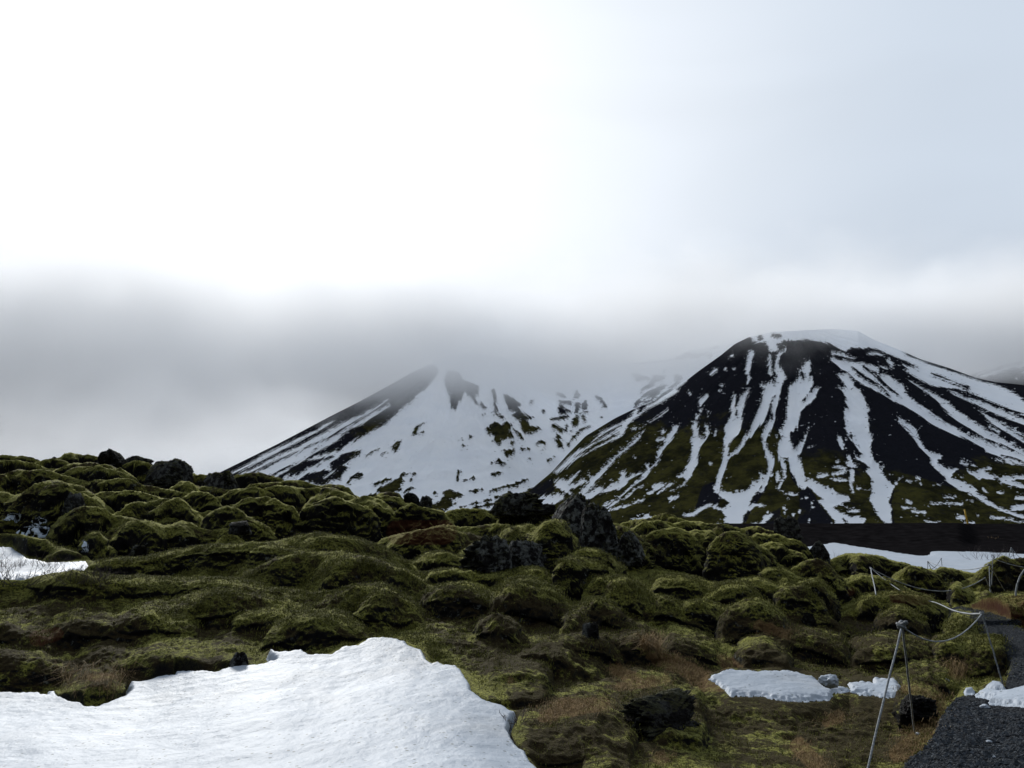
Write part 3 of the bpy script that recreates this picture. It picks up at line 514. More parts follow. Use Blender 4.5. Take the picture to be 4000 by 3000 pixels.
DK2 = [
 p('-', 'F', (-400, 1500), (90, 1240), (180, 1195), (800, 880), (1400, 570), (1650, 440), (1860, 310), (2060, 200), (2260, 120), (2490, 60), (2530, 150), (2490, 200), (2400, 300), (2300, 370), (2250, 440), (2160, 510), (2040, 610), (1940, 690), (1790, 780), (1660, 850), (1500, 940), (1480, 970), (1300, 1020), (1200, 1040), (1130, 1075), (960, 1130), (880, 1190), (760, 1240), (620, 1290), (90, 1500)),
 s('+', 'F', (1380, 680, 6), (1300, 720, 14), (1200, 790, 11), (1100, 830, 13), (950, 910, 16), (800, 980, 20), (640, 1060, 22), (500, 1140, 18), (380, 1200, 14), (290, 1235, 10), (150, 1300, 8)),
 s('+', 'F', (1970, 440, 8), (1850, 520, 14), (1700, 610, 16), (1520, 700, 22), (1350, 790, 26), (1150, 890, 22), (900, 1010, 18), (700, 1100, 18), (540, 1190, 12), (380, 1255, 10)),
 s('+', 'F', (1990, 500, 12), (1830, 590, 22), (1700, 670, 20), (1550, 750, 20), (1400, 860, 34), (1200, 960, 42), (1000, 1060, 45), (800, 1150, 45), (650, 1220, 40), (500, 1280, 25)),
 s('-', 'F', (1730, 700, 4), (1600, 750, 10), (1490, 810, 4)), s('-', 'F', (1190, 975), (1240, 950), w=10), s('+', 'F', (880, 1185), (720, 1270), w=8),
 p('-', 'F', (760, 1280), (900, 1190), (960, 1140), (1060, 1090), (1180, 1080), (1280, 1060), (1400, 1035), (1380, 1060), (1260, 1090), (1230, 1130), (1120, 1160), (1080, 1200), (1000, 1240), (870, 1260), (840, 1320), (760, 1300)),
 p('-', 'F', (940, 1330), (1100, 1240), (1280, 1190), (1370, 1150), (1340, 1110), (1440, 1060), (1470, 1020), (1600, 990), (1700, 960), (1670, 1020), (1590, 1080), (1500, 1130), (1540, 1160), (1490, 1220), (1470, 1290), (1380, 1290), (1300, 1360), (1200, 1350), (1100, 1320)), s('+', 'F', (1300, 1165), (1350, 1180), w=22), s('+', 'F', (1400, 1200), (1290, 1270), w=7),
 p('-', 'F', (1980, 950), (2050, 890), (2130, 855), (2110, 930), (2080, 995), (2020, 965)), s('-', 'F', (1740, 1035), (1880, 960), w=12), s('-', 'F', (1910, 1020), (1980, 980), w=9), s('-', 'F', (1580, 1280, 10), (1680, 1240, 22)), s('-', 'F', (1560, 1325), w=10),
 p('-', 'G', (80, 1490), (140, 1450), (250, 1460), (200, 1400), (300, 1360), (400, 1290), (470, 1270), (540, 1310), (470, 1360), (480, 1420), (400, 1450), (380, 1500), (250, 1540), (80, 1530)), s('-', 'G', (180, 1350, 20), (260, 1310, 20), (350, 1290, 8)), s('-', 'G', (460, 1245, 10), (560, 1225, 18), (610, 1230, 8)), s('-', 'G', (560, 1290), w=14), s('-', 'G', (490, 1430), (590, 1385), w=9), s('-', 'G', (540, 1445), w=9),
 p('-', 'G', (960, 120), (1080, 130), (1140, 220), (1240, 260), (1300, 290), (1280, 380), (1270, 430), (1330, 480), (1380, 520), (1340, 520), (1260, 470), (1180, 390), (1150, 350), (1120, 420), (1070, 480), (1050, 550), (1000, 510), (985, 410), (970, 350), (940, 310), (930, 220)),
 s('-', 'G', (610, 790, 22), (640, 730, 14), (700, 680, 14)), s('-', 'G', (650, 790), (700, 775), w=10), s('-', 'G', (1130, 925), w=14), s('-', 'G', (1220, 830), w=20), s('-', 'G', (1125, 850), w=8),
 s('-', 'G', (1460, 330, 20), (1470, 400, 20), (1480, 500, 18), (1480, 580, 22), (1540, 630, 14)), s('-', 'G', (1360, 590), w=14),
 p('-', 'G', (1570, 360), (1640, 400), (1700, 440), (1750, 490), (1720, 510), (1770, 570), (1830, 610), (1890, 620), (1820, 660), (1850, 720), (1950, 720), (1980, 750), (1880, 790), (1790, 800), (1760, 740), (1740, 660), (1660, 600), (1700, 570), (1610, 530), (1600, 480), (1580, 430)),
 p('-', 'G', (1380, 740), (1470, 660), (1540, 690), (1640, 680), (1660, 720), (1620, 760), (1680, 840), (1600, 860), (1520, 910), (1450, 880), (1480, 820), (1400, 800)), s('-', 'G', (1670, 750, 10), (1740, 810, 25), (1780, 860, 6)), s('-', 'G', (1660, 900), w=20),
 p('-', 'G', (1570, 970), (1690, 960), (1680, 1010), (1610, 1050), (1580, 1010)), s('-', 'G', (1520, 1090, 28), (1580, 1130, 20)), s('-', 'G', (1440, 1110), w=10), s('-', 'G', (1450, 1235, 12), (1500, 1230, 25), (1540, 1215, 14)), s('-', 'G', (1760, 960), (1840, 965), w=12), s('-', 'G', (1950, 890), (2000, 900), w=20), s('-', 'G', (2000, 950), w=12), s('-', 'G', (1850, 1060), w=10), s('-', 'G', (1090, 1200, 14), (1080, 1240, 14), (1070, 1290, 16)), s('-', 'G', (1150, 1300), (1240, 1270), w=16),
 p('-', 'G', (780, 1590), (860, 1530), (930, 1480), (910, 1430), (980, 1390), (1040, 1420), (1140, 1460), (1130, 1490), (1060, 1500), (1000, 1530), (1010, 1570), (960, 1640), (780, 1660)), s('-', 'G', (1190, 1410, 10), (1250, 1425, 20), (1330, 1400, 8)), s('-', 'G', (1050, 1560), w=14), s('-', 'G', (830, 1440), w=10),
 s('-', 'G', (1430, 1425, 14), (1560, 1380, 22), (1700, 1350, 18), (1820, 1295, 8)), p('-', 'G', (1720, 1460), (1850, 1400), (2000, 1340), (2110, 1290), (2160, 1380), (2160, 1600), (1850, 1600), (1700, 1500)), s('-', 'G', (1100, 1600), (1250, 1560), (1430, 1520), w=9), s('-', 'G', (1250, 1610), (1460, 1560), (1500, 1550), w=16), s('-', 'G', (1490, 1490), (1620, 1450), w=10),
 s('-', 'A', (500, 90), (560, 120), w=18), s('-', 'A', (700, 60, 12), (700, 110, 35)), s('-', 'A', (900, 110, 12), (960, 160, 22), (1000, 215, 22)), s('-', 'A', (520, 190), (620, 190), w=18), s('-', 'A', (530, 240, 32), (540, 280, 38), (620, 285, 16)), s('-', 'A', (710, 210), (700, 280), w=22), s('-', 'A', (790, 180), (780, 240), w=25), s('-', 'A', (740, 295), (810, 290), w=11), s('-', 'A', (430, 370, 14), (600, 340, 16)), s('-', 'A', (700, 350, 25), (680, 410, 38)), s('-', 'A', (770, 340), (780, 385), w=18), s('-', 'A', (590, 440), (585, 490), w=12), s('-', 'A', (450, 440, 22), (530, 490, 25)), s('-', 'A', (640, 500), w=12), s('-', 'A', (210, 180), w=14), s('-', 'A', (340, 280), w=16),
 s('-', 'A', (840, 440, 5), (740, 490, 14), (660, 570, 14), (600, 650, 7)), s('-', 'A', (490, 570, 30), (520, 640, 36)), s('-', 'A', (390, 810), (450, 775), w=9), s('-', 'A', (960, 345), w=11),
 s('-', 'H', (1020, 580, 20), (1090, 610, 38), (1190, 620, 12)), p('-', 'H', (1250, 600), (1380, 590), (1400, 620), (1280, 670), (1200, 720), (1140, 740), (1110, 780), (1150, 700), (1220, 650)), s('-', 'H', (1370, 545), w=16),
 p('-', 'H', (1060, 870), (1150, 790), (1200, 760), (1330, 690), (1400, 690), (1340, 760), (1300, 790), (1240, 860), (1150, 900), (1040, 925)), s('+', 'H', (1190, 810), (1120, 850), w=8), s('+', 'H', (1220, 835), (1090, 905), w=9),
 s('-', 'H', (1500, 600, 30), (1540, 620, 25), (1480, 700, 25), (1400, 770, 20), (1300, 850, 20)), s('-', 'H', (1480, 420, 14), (1600, 380, 30), (1750, 380, 20), (1870, 370, 10)), s('-', 'H', (700, 500), (1000, 475), (1200, 455), (1450, 422), w=6), s('-', 'H', (1820, 310), (1940, 285), w=9),
]
o = build_mountain('mountain', SKY2, 455, 2200, base2, (-0.95, 0.62), 1250, (1300, 2500), 480, DK2, 6, moss2, 23)
o['label'] = 'snow covered mountain behind with its summit lost in cloud'

# ---- far hill at the right edge
SKY3 = [(820, 430), (900, 400), (940, 386), (971, 374.6), (995, 367.2), (1024, 360.7), (1060, 352), (1120, 348), (1250, 380), (1400, 450)]
def base3(X, Y):
    ax_ = (1120 - 512) / F * 2300
    r = np.hypot((X - ax_) * 0.9, Y - 2300)
    return np.clip(1 - r / 900, 0, 1) + 1e-4
SN3 = [s('+', 'D', (1750, 610, 10), (1900, 560, 16), (2100, 490, 14), (2160, 500, 18), (2300, 440, 14)), s('+', 'D', (2130, 625), w=14), s('+', 'D', (2200, 560), w=10), s('+', 'D', (1700, 600), (1900, 510), w=6)]
o = build_mountain('mountain', SKY3, 1120, 2300, base3, (0.40, 1.25), 420, (1800, 2560), 160, SN3, -6, lambda a, c: 0 * a, 37)
o['label'] = 'distant hazy hill with thin snow at right edge'

# ================================================================== LAVA FIELD
TPX = [-600, 0, 150, 300, 450, 600, 750, 850, 950, 1024, 1600]
TD = [1.2, 2.5, 4, 5.5, 7, 8.5, 10, 12, 14, 17, 20, 25, 30, 36, 45, 60, 90]
TY = {
 -600: [1700, 1060, 885, 795, 735, 700, 625, 576, 580, 556, 530, 500, 476, 462, 470, 500, 530],
 0:    [1690, 1050, 880, 790, 735, 700, 628, 576, 582, 560, 532, 502, 478, 466, 472, 500, 530],
 150:  [1660, 1020, 860, 785, 735, 697, 630, 571, 568, 556, 535, 502, 480, 464, 470, 500, 530],
 300:  [1640, 1000, 845, 765, 712, 674, 628, 582, 568, 558, 540, 516, 494, 484, 490, 510, 530],
 450:  [1640, 990, 840, 755, 705, 665, 624, 592, 574, 556, 544, 528, 514, 508, 512, 520, 532],
 600:  [1650, 970, 850, 780, 720, 680, 640, 605, 582, 560, 546, 534, 526, 522, 524, 528, 532],
 750:  [1660, 980, 860, 790, 735, 695, 660, 628, 606, 580, 562, 545, 540, 545, 556, 560, 560],
 850:  [1670, 990, 870, 800, 740, 700, 668, 640, 618, 592, 578, 565, 568, 574, 578, 575, 570],
 950:  [1680, 1000, 890, 780, 718, 690, 668, 642, 624, 606, 592, 580, 582, 586, 586, 580, 570],
 1024: [1690, 1027, 842, 758, 711, 680, 658, 637, 623, 607, 596, 586, 586, 590, 588, 582, 570],
 1600: [1690, 1027, 842, 758, 711, 680, 658, 637, 623, 607, 596, 586, 586, 590, 588, 582, 570]}
tab_e = np.array([[float(ce(512, y)[1]) for y in TY[k]] for k in TPX])      # [px, D] elevation tangents
tab_z = EYE + tab_e * np.array(TD)[None, :]
tab_c = np.array([(k - 512) / F * CO for k in TPX])
LT = np.log(TD)
FINE = np.linspace(LT[0], LT[-1], 260)
def base_z(c, D):
    """smooth ground without mounds"""
    lg = np.log(np.clip(D, TD[0], TD[-1]))
    # interpolate along distance first (smooth), per table column, then across
    out = np.zeros(D.shape)
    cc = np.clip(c, tab_c[0], tab_c[-1] - 1e-6)
    j = np.clip(np.searchsorted(tab_c, cc, side='right') - 1, 0, len(tab_c) - 2)
    t = (cc - tab_c[j]) / (tab_c[j + 1] - tab_c[j]); t = t * t * (3 - 2 * t)
    cols = np.stack([np.interp(FINE, LT, tab_z[i]) for i in range(len(TPX))])
    cols = np.stack([smooth1(cc_, 15) for cc_ in cols])
    fi = np.clip((lg - FINE[0]) / (FINE[1] - FINE[0]), 0, len(FINE) - 1.001); k = fi.astype(int); f = fi - k
    jj = np.broadcast_to(j, D.shape); tt = np.broadcast_to(t, D.shape)
    a = cols[jj, k] * (1 - f) + cols[jj, k + 1] * f; b_ = cols[jj + 1, k] * (1 - f) + cols[jj + 1, k + 1] * f
    return a * (1 - tt) + b_ * tt

# mounds: (tile, crest points, height of the shaded face in tile units, distance)
RD = [
 ('3', [(-900, 310), (-400, 285), (0, 290), (140, 292), (270, 300), (370, 325)], 60, 34), ('3', [(520, 325), (560, 288), (620, 280), (700, 308), (740, 335)], 80, 33), ('3', [(350, 362), (400, 330), (480, 325), (560, 335), (600, 352)], 70, 31),
 ('3', [(-600, 340), (0, 345), (150, 343), (230, 360), (330, 365), (440, 400)], 60, 30), ('3', [(700, 330), (760, 295), (860, 300), (900, 330)], 60, 33), ('3', [(450, 410), (560, 370), (640, 350), (760, 350), (860, 370), (960, 375), (1050, 400), (1100, 440)], 100, 29),
 ('3', [(560, 440), (640, 395), (760, 380), (900, 400), (1000, 420), (1090, 440)], 90, 27), ('3', [(-500, 480), (0, 460), (100, 425), (170, 405), (260, 420), (380, 415), (480, 435), (600, 465), (700, 490), (740, 520)], 130, 26),
 ('3', [(190, 600), (260, 545), (380, 510), (500, 515), (600, 530), (700, 535), (780, 590), (850, 640), (900, 680)], 220, 22), ('3', [(-700, 640), (-200, 600), (60, 590), (160, 640)], 180, 22.5), ('3', [(780, 490), (830, 460), (900, 490), (1050, 495), (1150, 510), (1250, 550), (1350, 560), (1500, 580), (1600, 600)], 110, 25),
 ('3', [(1110, 350), (1180, 340), (1260, 350), (1300, 370)], 90, 31), ('3', [(1500, 560), (1560, 520), (1640, 520), (1700, 560), (1730, 600)], 70, 26), ('3', [(1640, 460), (1750, 445), (1830, 455)], 60, 31), ('3', [(2000, 470), (2100, 480), (2250, 485), (2400, 500)], 60, 31),
 ('3', [(900, 600), (1000, 608), (1150, 600), (1250, 620), (1350, 640), (1440, 660)], 80, 23), ('3', [(580, 760), (640, 730), (720, 708), (820, 715), (900, 750), (960, 800), (1050, 810), (1150, 820), (1230, 835)], 260, 19.5),
 ('3', [(1050, 740), (1100, 695), (1200, 680), (1300, 670), (1420, 665), (1530, 670), (1620, 700), (1700, 750), (1760, 800)], 190, 21), ('3', [(1620, 630), (1690, 600), (1780, 610), (1850, 660), (1900, 715)], 110, 23), ('3', [(1700, 570), (1850, 560), (2000, 600), (2100, 620)], 60, 27),
 ('3', [(1850, 755), (1940, 730), (2030, 735), (2100, 770), (2150, 825)], 140, 20), ('3', [(2020, 725), (2080, 700), (2160, 690), (2300, 700), (2380, 740)], 90, 22), ('3', [(1900, 620), (2000, 600), (2120, 580), (2212, 555), (2300, 570)], 110, 25.5), ('3', [(1990, 835), (2100, 830), (2212, 850), (2300, 885)], 80, 19.5),
 ('3', [(1740, 800), (1800, 770), (1900, 790), (1930, 850)], 100, 21.5), ('3', [(1360, 860), (1430, 830), (1520, 840), (1560, 870)], 60, 20.5),
 ('3', [(1060, 870), (1130, 845), (1260, 850), (1340, 870), (1430, 900), (1500, 890), (1560, 870), (1650, 870), (1720, 910), (1800, 930), (1950, 910), (2030, 960), (2150, 1040)], 180, 18.5),
 ('3', [(740, 1010), (790, 955), (850, 950), (900, 990), (920, 1045)], 120, 17.5), ('3', [(-500, 930), (0, 940), (60, 935), (170, 960), (300, 1000), (400, 1020), (470, 1070)], 110, 17.5), ('3', [(440, 1155), (520, 1110), (600, 1100), (680, 1130), (720, 1180)], 60, 16.5),
 ('3', [(730, 1240), (850, 1200), (1000, 1185), (1130, 1185), (1300, 1170), (1450, 1140), (1550, 1110), (1700, 1080), (1850, 1070), (2000, 1060), (2212, 1055), (2400, 1075), (2600, 1110)], 70, 14),
 ('F', [(380, 1310), (480, 1290), (600, 1290), (720, 1310), (780, 1335)], 60, 31), ('F', [(560, 1350), (700, 1350), (900, 1340), (1050, 1330), (1200, 1350), (1280, 1370)], 70, 29), ('F', [(700, 1400), (760, 1370), (860, 1380), (980, 1400), (1020, 1440)], 140, 26), ('F', [(1000, 1400), (1150, 1390), (1300, 1400), (1400, 1430)], 80, 26.5),
 ('F', [(1280, 1390), (1400, 1375), (1500, 1395), (1560, 1430), (1620, 1480), (1680, 1500)], 80, 28), ('F', [(1200, 1470), (1300, 1440), (1400, 1420), (1500, 1450), (1600, 1490), (1680, 1530)], 90, 25), ('F', [(320, 1580), (400, 1530), (550, 1520), (680, 1500), (800, 1530), (900, 1570)], 130, 22), ('F', [(1150, 1560), (1300, 1520), (1400, 1500), (1500, 1540), (1650, 1580), (1750, 1620)], 110, 22), ('F', [(1750, 1520), (1850, 1500), (1950, 1495), (2100, 1510), (2160, 1550)], 80, 26), ('F', [(1560, 1540), (1700, 1510), (1780, 1530), (1880, 1570), (1950, 1600)], 100, 23.5),
 ('G', [(260, 1500), (340, 1480), (420, 1490), (480, 1540)], 60, 27), ('G', [(500, 1600), (560, 1570), (640, 1600), (760, 1630), (860, 1650)], 60, 23), ('G', [(0, 1560), (100, 1530), (230, 1560), (300, 1610)], 90, 23),
 ('V', [(545, 1215), (640, 1197), (740, 1195), (820, 1205), (890, 1228)], 100, 12), ('V', [(560, 1180), (640, 1158), (740, 1160), (820, 1180), (865, 1205)], 40, 14.6), ('V', [(690, 1300), (760, 1272), (830, 1268), (880, 1295)], 60, 10.8), ('V', [(860, 1150), (960, 1140), (1040, 1160)], 60, 18),
 ('V', [(1020, 1170), (1150, 1155), (1200, 1170)], 30, 17),
 ('5', [(-600, 120), (-100, 110), (100, 100), (300, 78), (500, 72), (700, 100), (850, 130), (1000, 140), (1150, 128), (1300, 122), (1500, 130), (1650, 160), (1800, 210)], 90, 11), ('5', [(1250, 220), (1400, 192), (1550, 190), (1700, 220), (1850, 260), (2000, 320)], 150, 10.8), ('5', [(850, 350), (950, 335), (1030, 322), (1150, 360), (1270, 390)], 110, 10.0), ('5', [(400, 385), (500, 345), (600, 370), (720, 390), (860, 465)], 100, 9.9), ('5', [(-500, 400), (-50, 395), (50, 395), (150, 420), (270, 440)], 140, 9.8),
 ('5', [(620, 640), (720, 590), (850, 600), (1100, 555), (1250, 560), (1400, 590), (1500, 562), (1640, 590)], 110, 9.0), ('5', [(360, 880), (430, 800), (520, 755), (620, 740), (760, 750), (830, 800), (870, 860)], 150, 8.5), ('5', [(1850, 385), (2000, 362), (2212, 362), (2350, 400)], 110, 9.9), ('5', [(-300, 600), (50, 570), (250, 590), (400, 650)], 130, 9.1), ('5', [(1600, 350), (1750, 330), (1900, 350)], 90, 10.2),
 ('4', [(-150, 640), (0, 630), (150, 600), (280, 570), (420, 575), (600, 560), (750, 535), (850, 545), (900, 580)], 110, 20), ('4', [(300, 440), (350, 425), (450, 410), (600, 425), (740, 430), (830, 385), (900, 370), (970, 385), (1060, 445)], 150, 25), ('4', [(1060, 460), (1120, 442), (1180, 435), (1260, 450)], 70, 25), ('4', [(-250, 520), (-150, 470), (0, 440), (100, 450), (300, 470)], 110, 23),
 ('4', [(760, 645), (830, 590), (950, 560), (1030, 560), (1090, 595)], 200, 17), ('4', [(1070, 585), (1150, 540), (1250, 510), (1340, 520), (1390, 610)], 180, 16), ('4', [(40, 870), (130, 800), (220, 790), (320, 800), (400, 830), (500, 840), (560, 890), (610, 950)], 130, 13), ('4', [(580, 960), (700, 985), (850, 960), (1000, 960), (1080, 975)], 50, 13), ('4', [(200, 960), (400, 950), (500, 980)], 60, 12.2),
 ('4', [(770, 1100), (850, 1045), (950, 1030), (1050, 1050), (1180, 1090), (1280, 1160), (1350, 1250), (1385, 1310)], 260, 11.5), ('4', [(980, 975), (1060, 960), (1150, 1000), (1250, 1030), (1290, 1070)], 90, 12.6), ('4', [(1290, 965), (1350, 945), (1420, 950), (1480, 1050), (1505, 1130)], 160, 12.4), ('4', [(1420, 795), (1520, 760), (1620, 770), (1720, 830), (1810, 890)], 130, 14.5), ('4', [(1340, 860), (1450, 850), (1600, 880), (1700, 935)], 80, 13.6),
 ('4', [(1550, 1070), (1650, 1030), (1730, 1050), (1800, 1110)], 130, 11.6), ('4', [(1530, 1240), (1620, 1205), (1720, 1250), (1820, 1320), (1870, 1410)], 170, 10.4), ('4', [(1360, 1320), (1450, 1310), (1530, 1350), (1550, 1410)], 130, 10.1), ('4', [(640, 1400), (750, 1350), (850, 1380), (930, 1430), (970, 1510)], 120, 9.8), ('4', [(1750, 545), (1830, 560), (1920, 600), (2000, 660)], 200, 19), ('4', [(200, 1130), (350, 1090), (500, 1100), (620, 1160)], 80, 11.2),
 ('2', [(-20, 110), (80, 130), (170, 180), (230, 240)], 70, 22), ('2', [(90, 95), (180, 75), (280, 78)], 50, 30), ('2', [(280, 90), (370, 30), (470, 10), (560, 40), (640, 75), (710, 90)], 90, 31), ('2', [(170, 150), (260, 95), (330, 90), (370, 140)], 90, 27), ('2', [(370, 105), (420, 90), (490, 125)], 50, 28), ('2', [(480, 110), (600, 100), (700, 95), (800, 95), (900, 120), (1000, 115), (1080, 120), (1190, 190)], 60, 29),
 ('2', [(230, 220), (330, 190), (430, 160), (540, 140), (620, 150), (710, 190)], 230, 20), ('2', [(690, 190), (760, 165), (850, 175), (900, 165), (960, 210)], 180, 21), ('2', [(950, 215), (1060, 195), (1150, 195), (1240, 230), (1310, 280), (1350, 345)], 270, 18), ('2', [(1160, 180), (1260, 145), (1340, 145), (1400, 170), (1490, 180)], 60, 29), ('2', [(1240, 235), (1320, 210), (1400, 250), (1425, 290)], 80, 24), ('2', [(1360, 235), (1500, 210), (1600, 250), (1720, 270), (1790, 330), (1840, 410)], 120, 24),
 ('2', [(1360, 310), (1450, 285), (1540, 310), (1590, 370), (1660, 410)], 110, 21), ('2', [(1330, 335), (1400, 350), (1450, 400), (1480, 460)], 120, 18.6), ('2', [(1590, 395), (1680, 380), (1740, 400), (1790, 460)], 70, 20.5), ('2', [(1430, 525), (1540, 530), (1640, 570), (1720, 620), (1750, 670)], 110, 16), ('2', [(1690, 505), (1800, 455), (1900, 445), (1980, 490), (2040, 560)], 150, 17.5), ('2', [(1750, 690), (1850, 640), (1920, 680), (1980, 750)], 80, 15),
 ('2', [(1040, 880), (1200, 840), (1320, 830), (1420, 870), (1520, 930), (1580, 1010)], 310, 12.3), ('2', [(890, 730), (1000, 690), (1130, 670), (1220, 690), (1290, 760)], 130, 14), ('2', [(1210, 655), (1320, 630), (1400, 650), (1500, 700), (1570, 770)], 90, 15), ('2', [(1560, 695), (1680, 690), (1780, 710), (1870, 770)], 120, 14.2), ('2', [(430, 800), (500, 830), (570, 880), (700, 960), (830, 1020)], 140, 11.2),
 ('2', [(-20, 620), (100, 640), (200, 690), (300, 800), (360, 880), (410, 980)], 260, 11), ('2', [(110, 1195), (200, 1175), (270, 1185), (330, 1230)], 70, 9.5), ('2', [(550, 1185), (700, 1220), (850, 1290), (920, 1350), (990, 1440)], 90, 9.4), ('2', [(0, 1205), (150, 1240), (350, 1290), (550, 1340), (700, 1410), (850, 1500), (960, 1560)], 60, 8.4), ('2', [(1600, 1190), (1750, 1150), (1900, 1180), (2060, 1230)], 120, 10.8), ('2', [(1220, 1270), (1400, 1250), (1560, 1300)], 130, 10.2), ('2', [(700, 850), (820, 850), (960, 900), (1050, 960)], 130, 12.6), ('2', [(450, 620), (600, 600), (760, 640), (860, 700)], 90, 15),
 ('1', [(-20, 195), (80, 160), (200, 120), (300, 118), (400, 130), (520, 170), (650, 185), (730, 210)], 110, 26), ('1', [(580, 240), (650, 200), (740, 210), (830, 260), (900, 320), (1010, 370)], 130, 22), ('1', [(830, 250), (870, 222), (960, 235), (1050, 260), (1140, 280)], 60, 27), ('1', [(990, 340), (1050, 380), (1130, 430)], 60, 20), ('1', [(1110, 250), (1220, 170), (1330, 122), (1380, 150), (1475, 150), (1600, 140), (2200, 120)], 210, 26),
 ('1', [(1150, 435), (1210, 400), (1250, 425)], 60, 19), ('1', [(270, 490), (310, 432), (380, 425), (500, 410), (600, 400), (700, 420), (800, 450), (870, 500), (930, 570)], 110, 15.5), ('1', [(470, 560), (560, 510), (640, 540), (710, 580)], 100, 13.6), ('1', [(950, 630), (1010, 600), (1080, 620), (1140, 690)], 110, 12), ('1', [(-20, 580), (60, 560), (140, 630)], 70, 14), ('1', [(200, 300), (300, 270), (420, 290), (560, 330), (640, 380)], 110, 19),
 ('1', [(1120, 800), (1220, 760), (1300, 760), (1330, 820), (1375, 880)], 180, 8.9), ('1', [(880, 750), (1000, 745), (1120, 770), (1150, 800)], 130, 10.2), ('1', [(720, 1070), (800, 1020), (880, 1030), (945, 1085)], 70, 7.7), ('1', [(595, 1170), (700, 1150), (795, 1165)], 90, 7.0), ('1', [(1080, 475), (1200, 440), (1350, 425), (1475, 420), (1600, 415), (2000, 400)], 120, 14.5), ('1', [(300, 800), (450, 770), (600, 770), (750, 800)], 90, 10.2),
 ('6', [(1150, 990), (1300, 945), (1500, 940), (1650, 900), (1780, 920), (1820, 990)], 230, 5.9), ('6', [(1300, 430), (1400, 402), (1520, 400), (1600, 460), (1720, 520)], 60, 8.2), ('6', [(1710, 1165), (1850, 1140), (1970, 1190)], 80, 5.1), ('6', [(1670, 1045), (1800, 1000), (1970, 1030)], 60, 5.5), ('6', [(900, 730), (1050, 692), (1200, 690), (1350, 700)], 60, 7.2), ('6', [(1100, 590), (1250, 570), (1400, 590)], 50, 7.8), ('6', [(2050, 930), (2200, 900), (2400, 930)], 60, 6.0),
 ('6', [(1550, 350), (1650, 330), (1800, 350), (1880, 420)], 90, 9.0),
]
ridges = []
for t, pts, hf, D in RD:
    q = T(t, pts); c, e = ce([a[0] for a in q], [a[1] for a in q])
    if D < 13.2:      # rest each near cushion on the slope behind it
        cm_ = float(np.mean(c)); em_ = float(np.max(e)); Dt = np.linspace(D * 0.8, D * 1.3, 60)
        zb_t = base_z(np.full((60, 1), cm_), Dt[:, None])[:, 0]
        want = (em_ * Dt + EYE) - (0.45 if cm_ < -0.12 or D < 9.7 else 0.8) * TS(t, hf) * Dt / F
        D = float(Dt[np.argmin(np.abs(zb_t - want))])
    ridges.append((c, e, TS(t, hf) * D / F, D))

POLY = {}
def near_mask(px, py, tile_poly_list, init=-8):
    return paint(px, py, tile_poly_list, init, cap=8)
SNOW_POLYS = {
 'big': [p('+', 'P', (-80, 178), (0, 178.6), (7, 179), (0, 300), (-200, 300)),
         ],
}
# foreground snow outline, in picture units
big = T('5', [(-1500, 930), (-400, 900), (0, 895), (120, 900), (250, 885), (270, 905), (310, 905), (310, 885), (360, 880), (380, 920), (450, 950), (530, 960), (560, 985), (640, 988), (720, 960), (820, 920), (860, 880), (845, 860), (870, 815), (930, 815), (1000, 800), (1060, 775), (1160, 770), (1170, 745), (1300, 740), (1430, 745), (1500, 725), (1620, 705), (1720, 700), (1800, 675), (1835, 668), (1800, 650), (1780, 620), (1800, 590), (1830, 615), (1900, 610), (2000, 600), (2050, 630), (2180, 628)]) + \
      T('6', [(0, 450), (70, 410), (160, 400), (250, 350), (380, 355), (480, 375), (500, 400), (590, 430), (620, 490), (660, 520), (690, 500), (740, 530), (820, 535), (860, 580), (910, 670), (920, 720), (1020, 790), (1120, 820), (1180, 850), (1215, 862), (1210, 885), (1185, 920), (1160, 980), (1200, 1060), (1280, 1130), (1310, 1191), (1420, 1300), (1500, 2600), (-2000, 9000)]) + [(-900, 5000)]
def U(pts): return ('+', 'U', 'p', pts)
TL['U'] = (0, 0, 0.256)
